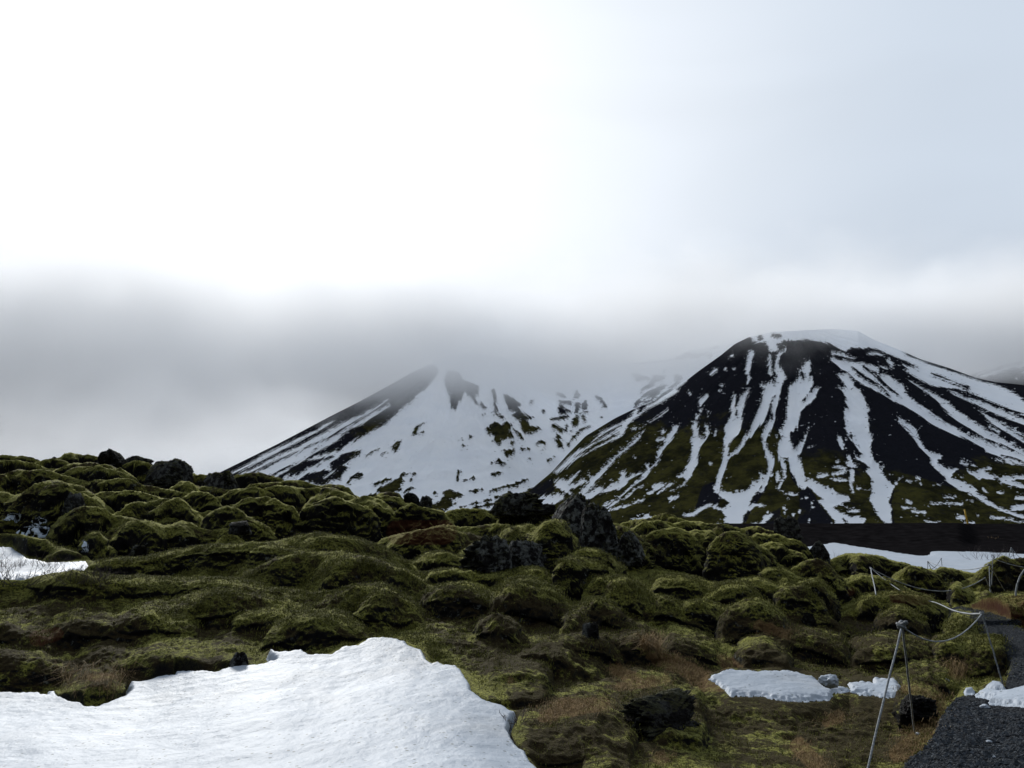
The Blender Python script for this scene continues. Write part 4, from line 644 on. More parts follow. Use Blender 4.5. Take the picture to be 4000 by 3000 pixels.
PATCH = [
 ('big', [U(big)], 'base', 0.07, 'large dirty foreground snow sheet filling the bottom left corner', 0.0),
 ('valley', [p('+', '3', (-900, 1060), (0, 1090), (100, 1095), (140, 1130), (200, 1160), (230, 1190), (300, 1200), (400, 1230), (560, 1225), (740, 1215), (760, 1260), (500, 1330), (200, 1380), (-900, 1420))], 'base', 0.08, 'snow strip in the hollow behind the dry twigs at left edge', 0.0),
 ('mid', [p('+', 'V', (1535, 1462), (1560, 1452), (1575, 1447), (1640, 1452), (1700, 1448), (1755, 1463), (1770, 1478), (1830, 1487), (1800, 1492), (1790, 1505), (1740, 1509), (1690, 1507), (1640, 1497), (1580, 1497), (1560, 1478))], 'base', 0.02, 'long white snow patch between the lone rock and the rope post', 0.0),
 ('mid2', [p('+', '1', (215, 1050), (300, 1040), (400, 1050), (400, 1020), (530, 1020), (580, 1070), (570, 1120), (480, 1135), (400, 1115), (300, 1115), (240, 1095))], 'base', 0.02, 'snow patch directly behind the left leg of the nearest rope post', 0.0),
 ('path', [p('+', '1', (1130, 1125), (1200, 1105), (1300, 1115), (1400, 1105), (1475, 1090), (1700, 1085), (1700, 1210), (1475, 1200), (1350, 1190), (1230, 1180), (1250, 1150))], 'base', 0.05, 'dirty thin snow patch across the gravel path at right edge', 0.0),
 ('path2', [p('+', '1', (1190, 1088), (1250, 1052), (1310, 1058), (1335, 1088), (1270, 1098)), s('+', '1', (1060, 1103), (1100, 1103), w=9)], 'base', 0.05, 'little snow lump at the foot of the second rope post', 0.0),
 ('s1', [p('+', '3', (50, 832), (85, 795), (170, 795), (158, 832))], 'top', 0.07, 'tiny uppermost snow scrap on the shaded mossy slope at left', 0.0),
 ('s2', [p('+', '3', (278, 855), (325, 825), (392, 848), (322, 888))], 'top', 0.07, 'small triangular snow scrap above the jagged white patch at left', 0.0),
 ('s3', [p('+', '3', (140, 952), (195, 915), (330, 897), (398, 912), (445, 982), (395, 1015), (300, 992))], 'top', 0.08, 'jagged white snow patch in a dark hollow at left', 0.0),
 ('s4', [p('+', '3', (705, 1080), (730, 1025), (762, 1062))], 'top', 0.06, 'very small upright snow scrap on the mossy slope at left', 0.0),
]

def terrain(c1, D, detail=True):
    """height of the lava field for columns c1 (nc) at distances D (nr,nc)"""
    cg = np.broadcast_to(c1[None, :], D.shape)
    zb = base_z(cg, D)
    X = cg * D
    px, py = proj(X, D, zb)
    flat = np.zeros(D.shape)
    for nm, ops, mode, th, lab, _ in PATCH:
        if mode == 'base': flat = np.maximum(flat, sstep(paint(px, py, ops, -16, 16), -15.0, -1.0))
    pth = sstep(paint(px, py, PATHOPS, -8, 8), -4, 1)
    calm = np.maximum(flat, pth)
    z = zb + (1 - calm) * (0.10 * fbm2(X / 1.3, D / 1.3, 3, seed=3) - 0.10) * np.clip(D / 9, 0.5, 2.2)
    z = z - (1 - calm) * np.clip((D - 6) * 0.012, 0, 0.16)
    # warp so that outlines wobble
    wc = 0.010 * vnoise2(X / 1.1, D / 1.1, 51)
    wd = 0.045 * vnoise2(X / 1.3, D / 1.3, 53) + 0.008 * vnoise2(X / 0.4, D / 0.4, 54)
    cw = cg + wc * np.clip(6 / D, 0.2, 1); Dw = D * (1 + wd)
    # smaller cushions between the traced ones
    sc = np.clip(D / 14, 0.45, 1.1)
    lump = np.sqrt(np.clip(1 - (worley2(X / 1.25, D / 1.25, 5) / 0.72) ** 2, 0, 1))
    lump2 = np.sqrt(np.clip(1 - (worley2(X / 0.55, D / 0.55, 8) / 0.75) ** 2, 0, 1))
    mask_l = sstep(fbm2(X / 3.0, D / 3.0, 2, seed=77), -0.25, 0.25)
    z = z + (1 - calm) * (0.07 * sc * lump * mask_l + 0.02 * sc * lump2 - 0.05 * sc)
    lim = zb - 0.12
    for (rc, re, hf, Dr) in ridges:
        c0, c1_ = rc.min(), rc.max(); wdt = c1_ - c0; m0, m1 = c0 - 0.22 * wdt - 0.004, c1_ + 0.22 * wdt + 0.004
        jc = np.where((c1 > m0 - 0.03) & (c1 < m1 + 0.03))[0]
        if len(jc) == 0: continue
        sl = slice(jc[0], jc[-1] + 1)
        if Dr < 9.7: hf = hf * 0.6
        wf = (0.62 * hf + 0.16) * (1.6 if Dr < 9.7 else 1.0); wb = 1.6 * hf + 0.8 + 0.05 * Dr
        Dd = Dw[:, sl]; rows = np.where((Dd.max(1) > Dr * 0.80 - 2 * wf) & (Dd.min(1) < Dr * 1.15 + wb))[0]
        if len(rows) == 0: continue
        rs = slice(rows[0], rows[-1] + 1)
        Dd = Dd[rs]; cc = cw[rs, sl]
        e_ = np.interp(cc, rc, re)
        zc = EYE + e_ * Dr
        u = np.clip((cc - m0) / (m1 - m0), 0, 1); au = np.abs(2 * u - 1); endd = hf * (0.25 * au ** 2 + 1.1 * (1 - np.sqrt(np.clip(1 - au ** 5, 0, 1)))) + 0.5 * np.clip((au - 0.7) / 0.3, 0, 1) ** 2
        q = np.clip((Dr - Dd) / wf, 0, None)
        front = hf * (1 - np.sqrt(np.clip(1 - np.minimum(q, 1) ** 2.0, 0, 1))) + np.maximum(q - 1, 0) * wf * 3.0
        qb = np.clip((Dd - Dr) / wb, 0, None)
        drop = np.where(Dd < Dr, front, hf * 0.55 * qb ** 1.7)
        val = zc - drop - endd
        val = np.where((cc < m0) | (cc > m1), -99, val)
        cal = calm[rs, sl]
        val = np.where(cal > 0.02, np.minimum(val, zb[rs, sl] + (1 - cal) * 3.0 - 0.02), val)
        old = z[rs, sl]; kk = 0.12 + 0.013 * Dr        # cushions grow into each other
        hh = np.clip(kk - np.abs(old - val), 0, None) / kk
        z[rs, sl] = np.maximum(old, val) + hh * hh * kk * 0.25
    fl = sstep(flat, 0.9, 1.0)
    z = z * (1 - fl) + np.minimum(z, zb - 0.02) * fl
    # far rim sinks under the plain
    z = z - 1.5 * sstep(D, 62, 75)
    return z, zb, flat, pth

PATHOPS = [p('+', '1', (1700, 1150), (1475, 1150), (1300, 1120), (1130, 1120), (1000, 1150), (930, 1210), (870, 1300), (850, 1380), (800, 1450), (760, 1520), (640, 1600), (600, 1700), (500, 2100), (400, 9000), (4000, 9000), (4000, 1150)),
           p('+', '1', (930, 505), (1100, 535), (1300, 590), (1475, 650), (1900, 700), (4000, 800), (4000, 1200), (1475, 1200), (1340, 1080), (1400, 900), (1300, 770), (1200, 740), (1130, 660), (960, 600))]
TANOPS = [p('+', '2', (300, 1290), (420, 1290), (600, 1340), (750, 1400), (880, 1500), (1000, 1560), (1060, 1659), (800, 1659), (600, 1500), (400, 1430), (280, 1350)), p('+', '2', (950, 1320), (1100, 1350), (1200, 1440), (1000, 1460), (950, 1400)), s('+', '6', (1400, 850, 40), (1600, 790, 55), (1800, 770, 40)), s('+', '6', (1900, 650, 25), (2100, 620, 40), (2212, 600, 30)), s('+', '6', (1180, 600), w=30), s('+', '6', (2180, 1130), w=50),
          s('+', '1', (620, 1090, 30), (760, 1120, 40), (860, 1180, 60), (840, 1300, 70), (720, 1450, 70), (560, 1560, 60)), s('+', '1', (130, 1290, 50), (60, 1330, 40)), s('+', '5', (600, 760, 25), (740, 750, 20)), s('+', '1', (980, 1010, 25)), s('+', '1', (-150, 1500, 60), (0, 1650, 60)), s('+', 'V', (1640, 1350), (1700, 1370), w=12), s('+', '2', (0, 1450, 60), (200, 1560, 60))]
REDOPS = [p('+', '1', (1080, 500), (1200, 440), (1475, 415), (2000, 410), (2000, 700), (1475, 650), (1250, 590)), s('+', '1', (560, 430, 50), (760, 440, 40)), s('+', '1', (230, 390, 25)), s('+', 'V', (860, 1150), (960, 1150), w=25), s('+', '5', (250, 500, 50), (380, 470, 40)), s('+', '4', (0, 600), (-100, 620), w=40)]
BAREOPS = [p('+', 'V', (880, 1330), (1100, 1290), (1500, 1330), (1900, 1330), (2000, 1659), (1150, 1659), (1100, 1500)), p('+', 'V', (0, 1330), (560, 1350), (880, 1360), (560, 1440), (300, 1480), (0, 1500)), p('+', '1', (0, 640), (300, 560), (560, 560), (900, 700), (1000, 1000), (300, 1000)), p('+', '5', (0, 280), (350, 150), (700, 300), (1500, 500), (1500, 620), (0, 750)), p('+', '1', (0, 1130), (560, 1140), (800, 1300), (500, 1500), (300, 1659), (-400, 1659), (-300, 1300)), p('+', '1', (1100, 800), (1400, 800), (1480, 1050), (1100, 1050)), p('+', '1', (1120, 250), (1330, 120), (2000, 120), (2000, 400), (1150, 430))]

# columns: dense inside the picture, coarse outside
cin = (np.arange(-16, 1041, 0.8) - 512) / F * CO
cL = np.linspace((-500 - 512) / F * CO, cin[0], 120)[:-1]; cR = np.linspace(cin[-1], (1500 - 512) / F * CO, 121)[1:]
cols = np.concatenate([cL, cin, cR])
NR = 1300
Dc = np.exp(np.linspace(math.log(1.3), math.log(75), 520))
Dg = np.broadcast_to(Dc[:, None], (len(Dc), len(cols))).copy()
z0, _, _, _ = terrain(cols, Dg)
_, pyc = proj(cols[None, :] * Dg, Dg, z0)
dyy = np.abs(np.diff(np.clip(pyc, 400, 900), axis=0)); dl = np.diff(np.log(Dc))[:, None]
# more rows where the surface climbs in view
wgt = np.minimum(dyy, 30) + 60 * dl + 0.02
cum = np.concatenate([np.zeros((1, len(cols))), np.cumsum(wgt, 0)], 0); cum /= cum[-1]
from_k = 12
ker = np.hanning(from_k * 2 + 3)[1:-1]; ker /= ker.sum()
cp = np.pad(cum, ((0, 0), (from_k, from_k)), mode='edge')
cum = sum(ker[i] * cp[:, i:i + cum.shape[1]] for i in range(2 * from_k + 1))
uu = np.linspace(0, 1, NR)
D2 = np.stack([np.exp(np.interp(uu, cum[:, j], np.log(Dc))) for j in range(len(cols))], 1)
Zt, Zb, FL, PT = terrain(cols, D2)
cg = np.broadcast_to(cols[None, :], D2.shape); X2 = cg * D2
# normals for lumpy displacement
def grid_normals(X, Y, Z):
    du = np.stack([np.gradient(X, axis=1), np.gradient(Y, axis=1), np.gradient(Z, axis=1)], -1)
    dv = np.stack([np.gradient(X, axis=0), np.gradient(Y, axis=0), np.gradient(Z, axis=0)], -1)
    n = np.cross(du, dv); n /= np.linalg.norm(n, axis=-1, keepdims=True) + 1e-12
    return n
N = grid_normals(X2, D2, Zt)
calm = np.maximum(FL, PT)
pp = (X2, D2, Zt)
fine = np.clip(D2 / 10, 0.5, 2.0)
far_ = sstep(D2, 9, 16)
disp = (1 - calm) * (1 - 0.45 * far_) * (0.07 * fbm3((X2 / .5, D2 / .5, Zt / .5), 3, 0.55, 3) * fine + 0.024 * fbm3((X2 / .075, D2 / .075, Zt / .075), 2, 0.6, 9) * fine + 0.035 * fbm3((X2 / .19, D2 / .19, Zt / .19), 3, 0.65, 41, True) * fine)
steep = sstep(N[..., 2], 0.55, 0.15)
disp = disp + (1 - calm) * steep * 0.08 * fbm3((X2 / .34, D2 / .28, Zt / .28), 4, 0.6, 19, True) * fine
disp = disp + PT * 0.012 * fbm3((X2 / .06, D2 / .06, Zt / .06), 2, 0.6, 29)
XX, YY, ZZ = X2 + N[..., 0] * disp, D2 + N[..., 1] * disp, Zt + N[..., 2] * disp
pxt, pyt = proj(X2, D2, Zb)
pxs, pys = proj(XX, YY, ZZ)
A_path = sstep(paint(pxt, pyt, PATHOPS, -8, 8), -8, 5) * sstep(Zt - Zb, 0.16, 0.05)
A_tan = sstep(paint(pxs, pys, TANOPS, -8, 8), -5, 4)
A_red = sstep(paint(pxs, pys, REDOPS, -8, 8), -5, 3)
A_bare = sstep(paint(pxs, pys, BAREOPS, -8, 8), -8, 8)
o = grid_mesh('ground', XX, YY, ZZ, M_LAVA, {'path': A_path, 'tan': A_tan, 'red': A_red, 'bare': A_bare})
o['label'] = 'mossy lava field with rounded green cushions and dark hollows'

# height lookup for placing things
LD = np.log(D2)
def ground_at(x, y):
    c = x / y; j = int(np.clip(np.searchsorted(cols, c), 1, len(cols) - 1))
    return float(np.interp(math.log(y), LD[:, j], ZZ[:, j]))
def hit(px, py, near=3.0, far=60.0):
    """first ground point seen through picture point"""
    c, e = ce(px, py); j = int(np.clip(np.searchsorted(cols, float(c)), 1, len(cols) - 1))
    el = (ZZ[:, j] - EYE) / YY[:, j]
    ok = np.where((el >= float(e)) & (YY[:, j] > near))[0]
    if len(ok) == 0: return None
    k = ok[0]; return Vector((XX[k, j], YY[k, j], ZZ[k, j]))

# ------------------------------------------------------------------ snow patches, real sheets with a rounded rim
for nm, ops, mode, th, lab, _ in PATCH:
    Zs = Zb if mode == 'base' else ZZ
    Xs, Ys = (X2, D2) if mode == 'base' else (XX, YY)
    a, b_ = proj(Xs, Ys, Zs)
    S = paint(a, b_, ops, -8, 8)
    edge = 1.2 * fbm2(Xs / 0.16, Ys / 0.16, 3, seed=61) + 0.9 * vnoise2(Xs / 0.05, Ys / 0.05, 63)
    S = S + edge * (1.6 if nm in ('mid', 'mid2') else 0.9 if nm in ('big', 'valley', 'mid', 'mid2', 'path') else 0.5)
    t = np.clip(S / 4.0, -0.75, 1)
    lift = np.where(t > 0, th * np.sqrt(np.clip(t * (2 - t), 0, 1)), 0.04 * t)
    und = (0.020 * fbm2(Xs / 0.6, Ys / 0.6, 3, seed=81) + 0.006 * fbm2(Xs / 0.16, Ys / 0.16, 3, seed=83) + 0.05 * fbm2(Xs / 2.2, Ys / 2.2, 2, seed=85)) * np.clip(t, 0, 1)
    if mode == 'top': und = und * 0.4
    mk = S > -1.2
    if mode == 'top':
        qq = T(ops[0][1], ops[0][3]); g = hit(sum(k[0] for k in qq) / len(qq), sum(k[1] for k in qq) / len(qq))
        mk = mk & (np.abs(Ys - g.y) < 0.35)
    if not mk.any(): continue
    so = grid_mesh('snow_patch', Xs, Ys, Zs + lift + und + (0.0 if mode == 'base' else 0.0), M_BRIGHT if mode == 'top' else M_SNOW, mask=mk, kind=None)
    tag(so, lab, 'snow patch', 'patches of old snow on the lava field')

# ================================================================== PLAIN behind the lava, with the flat cinder bank and its snow
cf = np.linspace(-2.2, 2.4, 900)
Yf = np.concatenate([np.linspace(40, 200, 220), np.linspace(205, 4000, 60)])
Yg, cg2 = np.meshgrid(Yf, cf, indexing='ij')
pxf = 512 + F * cg2 / CO
zf = np.interp(Yg, [40, 60, 90, 108, 118, 148, 156, 5000], [-0.4, -0.4, -0.25, 0.0, 0.4, 3.55, 3.8, 3.8])
bshift = 4 * np.interp(pxf, [780, 830, 880, 930, 960, 975, 1024], [0, 0, 1, 2, 2, -1, -1])
zf = np.interp(Yg + bshift, [40, 60, 90, 108, 118, 148, 156, 5000], [-0.4, -0.4, -0.25, 0.0, 0.4, 3.55, 3.8, 3.8])
zf = zf + 0.12 * fbm2(cg2 * Yg / 6, Yg / 6, 3, seed=91) * sstep(Yg, 60, 160) * (1 - 0.85 * sstep(Yg, 140, 156))
Xf = cg2 * Yg
grid_mesh('ground', Xf, Yg, zf, M_FAR)['label'] = 'flat black cinder bank at the foot of the mountain'
a, b_ = proj(Xf, Yg, zf)
S = paint(a, b_, [p('+', '1', (-300, 90), (30, 50), (110, 35), (250, 60), (450, 90), (600, 115), (720, 130), (800, 128), (802, 98), (1000, 98), (1300, 108), (1360, 110), (1475, 118), (3000, 125), (3000, 700), (900, 420), (-300, 200))], -8, 8)
S = S + 0.5 * fbm2(Xf / 1.5, Yg / 3, 3, seed=17)
so = grid_mesh('snow_field', Xf, Yg, zf + np.clip(S / 3, -0.3, 1) * 0.12 + 0.03 * fbm2(Xf / 2, Yg / 2, 3, seed=7), M_SNOW, mask=S > -0.6, kind=None)
tag(so, 'wide snow strip below the flat black cinder bank', 'snow field')
# ground under and behind the viewer
cz = []
r_ = [0, 3, 8, 20, 60, 200, 1000, 5000]; na = 48; vs = [(0, 0, -0.35)]; fs = []
for rr_ in r_[1:]:
    for k in range(na):
        an = 2 * math.pi * k / na; vs.append((rr_ * math.cos(an), rr_ * math.sin(an), -1.2 if rr_ > 8 else -0.6))
for k in range(na): fs.append((0, 1 + k, 1 + (k + 1) % na))
for i in range(len(r_) - 2):
    for k in range(na):
        a0 = 1 + i * na; fs.append((a0 + k, a0 + na + k, a0 + na + (k + 1) % na, a0 + (k + 1) % na))
go = raw_mesh('ground', vs, fs, M_FAR, smooth=False); go['kind'] = 'structure'

# ================================================================== ROCKS
def worley3(x, y, z, seed=0):
    ix, iy, iz = (np.floor(k).astype(np.int64) for k in (x, y, z)); f1 = np.full(x.shape, 9.0)
    for a in (-1, 0, 1):
        for c in (-1, 0, 1):
            for e in (-1, 0, 1):
                jx, jy, jz = ix + a, iy + c, iz + e
                f1 = np.minimum(f1, (jx + _rand(jx, jy, jz, seed) - x) ** 2 + (jy + _rand(jx, jy, jz, seed + 5) - y) ** 2 + (jz + _rand(jx, jy, jz, seed + 11) - z) ** 2)
    return np.sqrt(f1)
def rock(px, ytop, ybot, hw, D, seed, label, lichen=0.7, mossy=0.6, squash=1.0, lean=0.0, rough=1.0, peaks=None, parts=5):
    """rugged lava rock: a lumpy body grown from several merged bulges"""
    n = 5
    bm = bmesh.new(); bmesh.ops.create_icosphere(bm, subdivisions=6, radius=1.0)
    v = np.array([x.co[:] for x in bm.verts]); fc = [[q.index for q in f.verts] for f in bm.faces]; bm.free()
    if D < 13:
        g = hit(px, ybot - 2)
        if g and abs(g.y - D) < 0.3 * D: D = g.y
    pt = at(px, ytop, D); pb = at(px, ybot, D)
    H = (pt.z - pb.z); rx = 1.12 * hw * D / F; ry = max(rx * 0.8, 0.3 * H)
    rs = np.random.default_rng(seed)
    v = v / (np.abs(v) ** 3.2).sum(1)[:, None] ** (1 / 3.2)
    base_r = 1 + 0.30 * fbm3((v[:, 0] * 1.6 + seed, v[:, 1] * 1.6, v[:, 2] * 1.6), 3, 0.55, seed) * rough
    base_r += 0.42 * rough * fbm3((v[:, 0] * 3.2 + seed, v[:, 1] * 5, v[:, 2] * 5), 4, 0.65, seed + 3, True)
    base_r += 0.16 * rough * fbm3((v[:, 0] * 17, v[:, 1] * 17 + seed, v[:, 2] * 17), 2, 0.6, seed + 7)
    base_r += rough * (0.34 * (0.55 - worley3(v[:, 0] * 2.1 + seed, v[:, 1] * 2.1, v[:, 2] * 2.1, seed)) + 0.20 * (0.5 - worley3(v[:, 0] * 6 + seed, v[:, 1] * 6, v[:, 2] * 6, seed + 2)))
    # facets
    for k in range(5):
        nrm = rs.normal(size=3); nrm[2] = abs(nrm[2]) * 0.4; nrm /= np.linalg.norm(nrm); dd = (v * nrm).sum(1) * base_r
        base_r = np.where(dd > 0.80, base_r * (0.80 + 0.25 * (dd - 0.80)) / dd, base_r)
    q = v * base_r[:, None]
    zt = np.percentile(q[:, 2], 99.8)
    z = q[:, 2] / zt
    x = q[:, 0]; xs_ = (np.percentile(x, 99.5) - np.percentile(x, 0.5)) / 2; x = x / xs_; y = q[:, 1] / xs_
    if peaks is not None:  # silhouette: height multiplier by side position
        m = np.interp(x, [k[0] for k in peaks], [k[1] for k in peaks]); z = np.where(z > 0, z * m, z)
    zc = H * 0.25
    z = np.where(z > 0, np.abs(z) ** 0.72, z)
    z = np.where(z > 0, z * H * 0.8, z * H * 0.45) + zc * 0.8
    q = np.stack([pb.x + x * rx + lean * z, D + y * ry, pb.z + z], 1)
    me = bpy.data.meshes.new('lava_rock'); me.from_pydata(q.tolist(), [], fc); me.update()
    me.polygons.foreach_set('use_smooth', [True] * len(me.polygons))
    for nm_, val in (('lichen', lichen), ('mossy', mossy)):
        a_ = me.attributes.new(nm_, 'FLOAT', 'POINT'); a_.data.foreach_set('value', np.full(len(q), val, np.float32))
    me.materials.append(M_ROCK)
    o = bpy.data.objects.new('lava_rock', me); C.objects.link(o); tag(o, label, 'rock', 'bare lava rocks standing out of the moss')
    return o
def r3(t, x0, x1, y0, y1):
    (a, b1), (c, d_) = T(t, [(x0, y0), (x1, y1)]); return (a + c) / 2, b1, d_, (c - a) / 2
def mk(t, x0, x1, y0, y1, D, seed, label, **k):
    px_, yt, yb, hw_ = r3(t, x0, x1, y0, y1); return rock(px_, yt, yb, hw_, D, seed, label, **k)
mk('3', 835, 1090, 236, 400, 32, 1, 'highest black lava rock on the left skyline', mossy=0.2, lichen=0.3, peaks=[(-1, 0.9), (-0.2, 1.0), (0.4, 1.0), (0.6, 0.8), (1, 0.45)])
mk('3', 1070, 1280, 285, 380, 32.5, 2, 'low ragged rock between the two big skyline rocks at left', mossy=0.5, lichen=0.3, peaks=[(-1, 0.5), (0, 1.0), (0.3, 0.7), (1, 0.6)])
mk('3', 1270, 1620, 315, 550, 30, 3, 'broad dark lava rock right of the highest skyline rock', mossy=0.5, lichen=0.5, peaks=[(-1, 0.75), (-.3, .95), (0.3, 1.0), (0.7, 0.85), (1, 0.6)])
mk('3', 440, 492, 297, 335, 33, 4, 'tiny black rock alone on the far left skyline', mossy=0, lichen=0.2)
mk('3', 1780, 2060, 420, 610, 28, 5, 'dark rock with mossy shoulder where the mountain slope begins', mossy=0.8, lichen=0.6, peaks=[(-1, 0.9), (-.4, 1.0), (0, 0.8), (.3, 1.0), (1, 0.5)])
mk('G', 495, 660, 1455, 1590, 27, 6, 'left one of two black knobs below the snowy slope', mossy=0.1, lichen=0.3)
mk('G', 650, 780, 1485, 1630, 26.5, 7, 'right one of two black knobs below the snowy slope', mossy=0.1, lichen=0.5)
mk('4', 730, 1120, 262, 440, 24, 8, 'mossy topped rock with a small pointed tip before the snow', mossy=0.8, lichen=0.6, peaks=[(-1, 0.6), (-0.5, 0.85), (-0.3, 1.1), (-0.15, 0.85), (.6, .85), (1, .8)])
mk('4', 1100, 1250, 372, 450, 24.5, 9, 'low dark rock wedged left of the tallest lichen rock', mossy=0.2, lichen=0.3)
mk('4', 1215, 1600, 268, 820, 19.5, 10, 'tallest jagged lichen covered rock in the middle', mossy=0.5, lichen=1.0, peaks=[(-1, 0.85), (-0.35, 1.0), (0.0, 0.98), (0.5, 0.86), (1, 0.7)])
mk('4', 1480, 1790, 350, 850, 18.6, 12, 'right shoulder rock with white lichen leaning on the tallest rock', mossy=0.3, lichen=1.0, peaks=[(-1, 0.95), (-0.4, 1.0), (0.2, 0.85), (0.6, 0.6), (1, 0.4)])
mk('4', 515, 900, 640, 960, 14.5, 13, 'dark overhanging rock with pale lichen below the moss cushions', mossy=0.3, lichen=1.0, peaks=[(-1, 0.6), (-0.3, 1.0), (0.3, 0.9), (1, 0.8)])
mk('4', 820, 1140, 690, 960, 14.9, 14, 'grey brown rock face right of the dark overhanging rock', mossy=0.2, lichen=0.8)
mk('4', 1270, 1390, 690, 800, 15.5, 15, 'small pale grey rock under the tallest rock', mossy=0, lichen=1.0)
mk('4', 1790, 2010, 610, 860, 17.5, 16, 'lichen speckled rock face under a thick moss cap', mossy=0.4, lichen=1.0)
mk('2', 1490, 1700, 40, 250, 27, 17, 'shaggy dark rock standing against the black bank', mossy=0.2, lichen=0.5, rough=1.3)
mk('2', 1820, 2000, 262, 440, 24, 18, 'dark rock touching the left end of the snow strip', mossy=0.3, lichen=0.5, peaks=[(-1, .5), (-.3, 1.0), (.2, .9), (1, .4)])
mk('6', 1965, 2390, 688, 915, 6.6, 19, 'lone black pumice boulder in the grass near the bottom', mossy=0.35, lichen=0.2, rough=1.7, squash=0.7)
mk('6', 1672, 1770, 222, 335, 9.8, 21, 'rounded grey stone set in moss near the centre', mossy=0.1, lichen=0.9, rough=0.6)
mk('5', 1525, 1650, 590, 730, 8.6, 22, 'pale lichen stone at the rim of the large snow sheet', mossy=0.1, lichen=1.0)
mk('1', 600, 800, 1135, 1265, 6.6, 23, 'squat dark rock ledge between the legs of the nearest post', mossy=0.2, lichen=0.2)
mk('3', 550, 715, 610, 760, 20.3, 24, 'brown grey rock under a thick moss cushion at left', mossy=0.1, lichen=0.6)
mk('3', 1995, 2175, 850, 950, 18.2, 26, 'pale cracked rock in moss left of centre', mossy=0.1, lichen=1.0)
mk('3', 1130, 1260, 1060, 1140, 15.5, 27, 'small speckled rocks in the hollow behind the near bank', mossy=0.4, lichen=1.0)
mk('2', 1740, 1850, 930, 1050, 12.2, 31, 'pale lichen rock end on the right hand moss mound', mossy=0.2, lichen=1.0)

# lump of snow beside the long patch
def lump(px, yt, yb, hw, D, seed, label, dep=1.0):
    bm = bmesh.new(); bmesh.ops.create_icosphere(bm, subdivisions=4, radius=1.0)
    v = np.array([x.co[:] for x in bm.verts]); fc = [[q.index for q in f.verts] for f in bm.faces]; bm.free()
    r = 1 + 0.28 * fbm3((v[:, 0] * 5, v[:, 1] * 5 + seed, v[:, 2] * 5), 3, 0.6, seed) + 0.35 * fbm3((v[:, 0] * 1.7 + seed, v[:, 1] * 1.7, v[:, 2] * 1.7), 3, 0.55, seed)
    v = v * r[:, None]; pb = at(px, yb, D); pt = at(px, yt, D); H = pt.z - pb.z
    q = np.stack([pb.x + v[:, 0] * hw * D / F, D + v[:, 1] * hw * D / F * dep, pb.z + H * 0.45 + v[:, 2] * H * 0.55], 1)
    o = raw_mesh('snow_lump', q.tolist(), fc, M_BRIGHT if dep < 1 else M_SNOW); tag(o, label, 'snow lump', 'loose lumps of snow'); return o
a_ = T('1', [(12, 988), (128, 1072)]); lump((a_[0][0] + a_[1][0]) / 2, a_[0][1], a_[1][1], (a_[1][0] - a_[0][0]) / 2, 7.6, 3, 'upright snow lump between the long and the short snow patch')
for t_, x_, y_, w_, D_, lb in (('1', 920, 1030, 16, 7.6, 'tiny snow lump beside the yellowish grass tuft'), ('1', 712, 1418, 20, 6.45, 'small snow lump at the foot of the nearest post'), ('1', 1195, 1222, 28, 6.6, 'larger broken snow bits on the gravel path'), ('1', 1225, 1475, 20, 5.9, 'small snow crumb low on the gravel path'), ('1', 1262, 1582, 12, 5.6, 'lowest snow crumb on the gravel path')):
    q = T(t_, [(x_, y_)])[0]; g = hit(q[0], q[1]); D_ = g.y if g else D_
    lump(q[0], q[1] - TS(t_, w_) * 0.8, q[1] + TS(t_, w_) * 0.5, TS(t_, w_), D_, int(x_), lb)

# ================================================================== ROPE FENCE
def tube(pts, rad, sides=8, closed=False, twist=0.0):
    vs, fs = [], []
    n = len(pts)
    for i, q in enumerate(pts):
        t = (pts[min(i + 1, n - 1)] - pts[max(i - 1, 0)]).normalized()
        up = Vector((0, 0, 1)) if abs(t.z) < 0.9 else Vector((0, 1, 0))
        a = t.cross(up).normalized(); bb_ = a.cross(t)
        r = rad[i] if isinstance(rad, (list, tuple)) else rad
        for k in range(sides):
            an = 2 * math.pi * k / sides + twist * i
            rk = r * (1 + (0.22 if twist and k % 3 == 0 else 0))
            vs.append(q + a * math.cos(an) * rk + bb_ * math.sin(an) * rk)
    for i in range(n - 1):
        for k in range(sides):
            fs.append((i * sides + k, i * sides + (k + 1) % sides, (i + 1) * sides + (k + 1) % sides, (i + 1) * sides + k))
    fs.append(tuple(range(sides - 1, -1, -1))); fs.append(tuple((n - 1) * sides + k for k in range(sides)))
    return vs, fs
def line(a, b_, n=10, sag=0.0, bend=None):
    out = []
    for i in range(n + 1):
        t = i / n; q = a.lerp(b_, t); q.z -= sag * 4 * t * (1 - t)
        if bend: q += bend * (4 * t * (1 - t))
        out.append(q)
    return out
def P1(x, y, D, t='1'):
    q = T(t, [(x, y)])[0]; return at(q[0], q[1], D)
GP = 'iron rod posts of the rope fence'
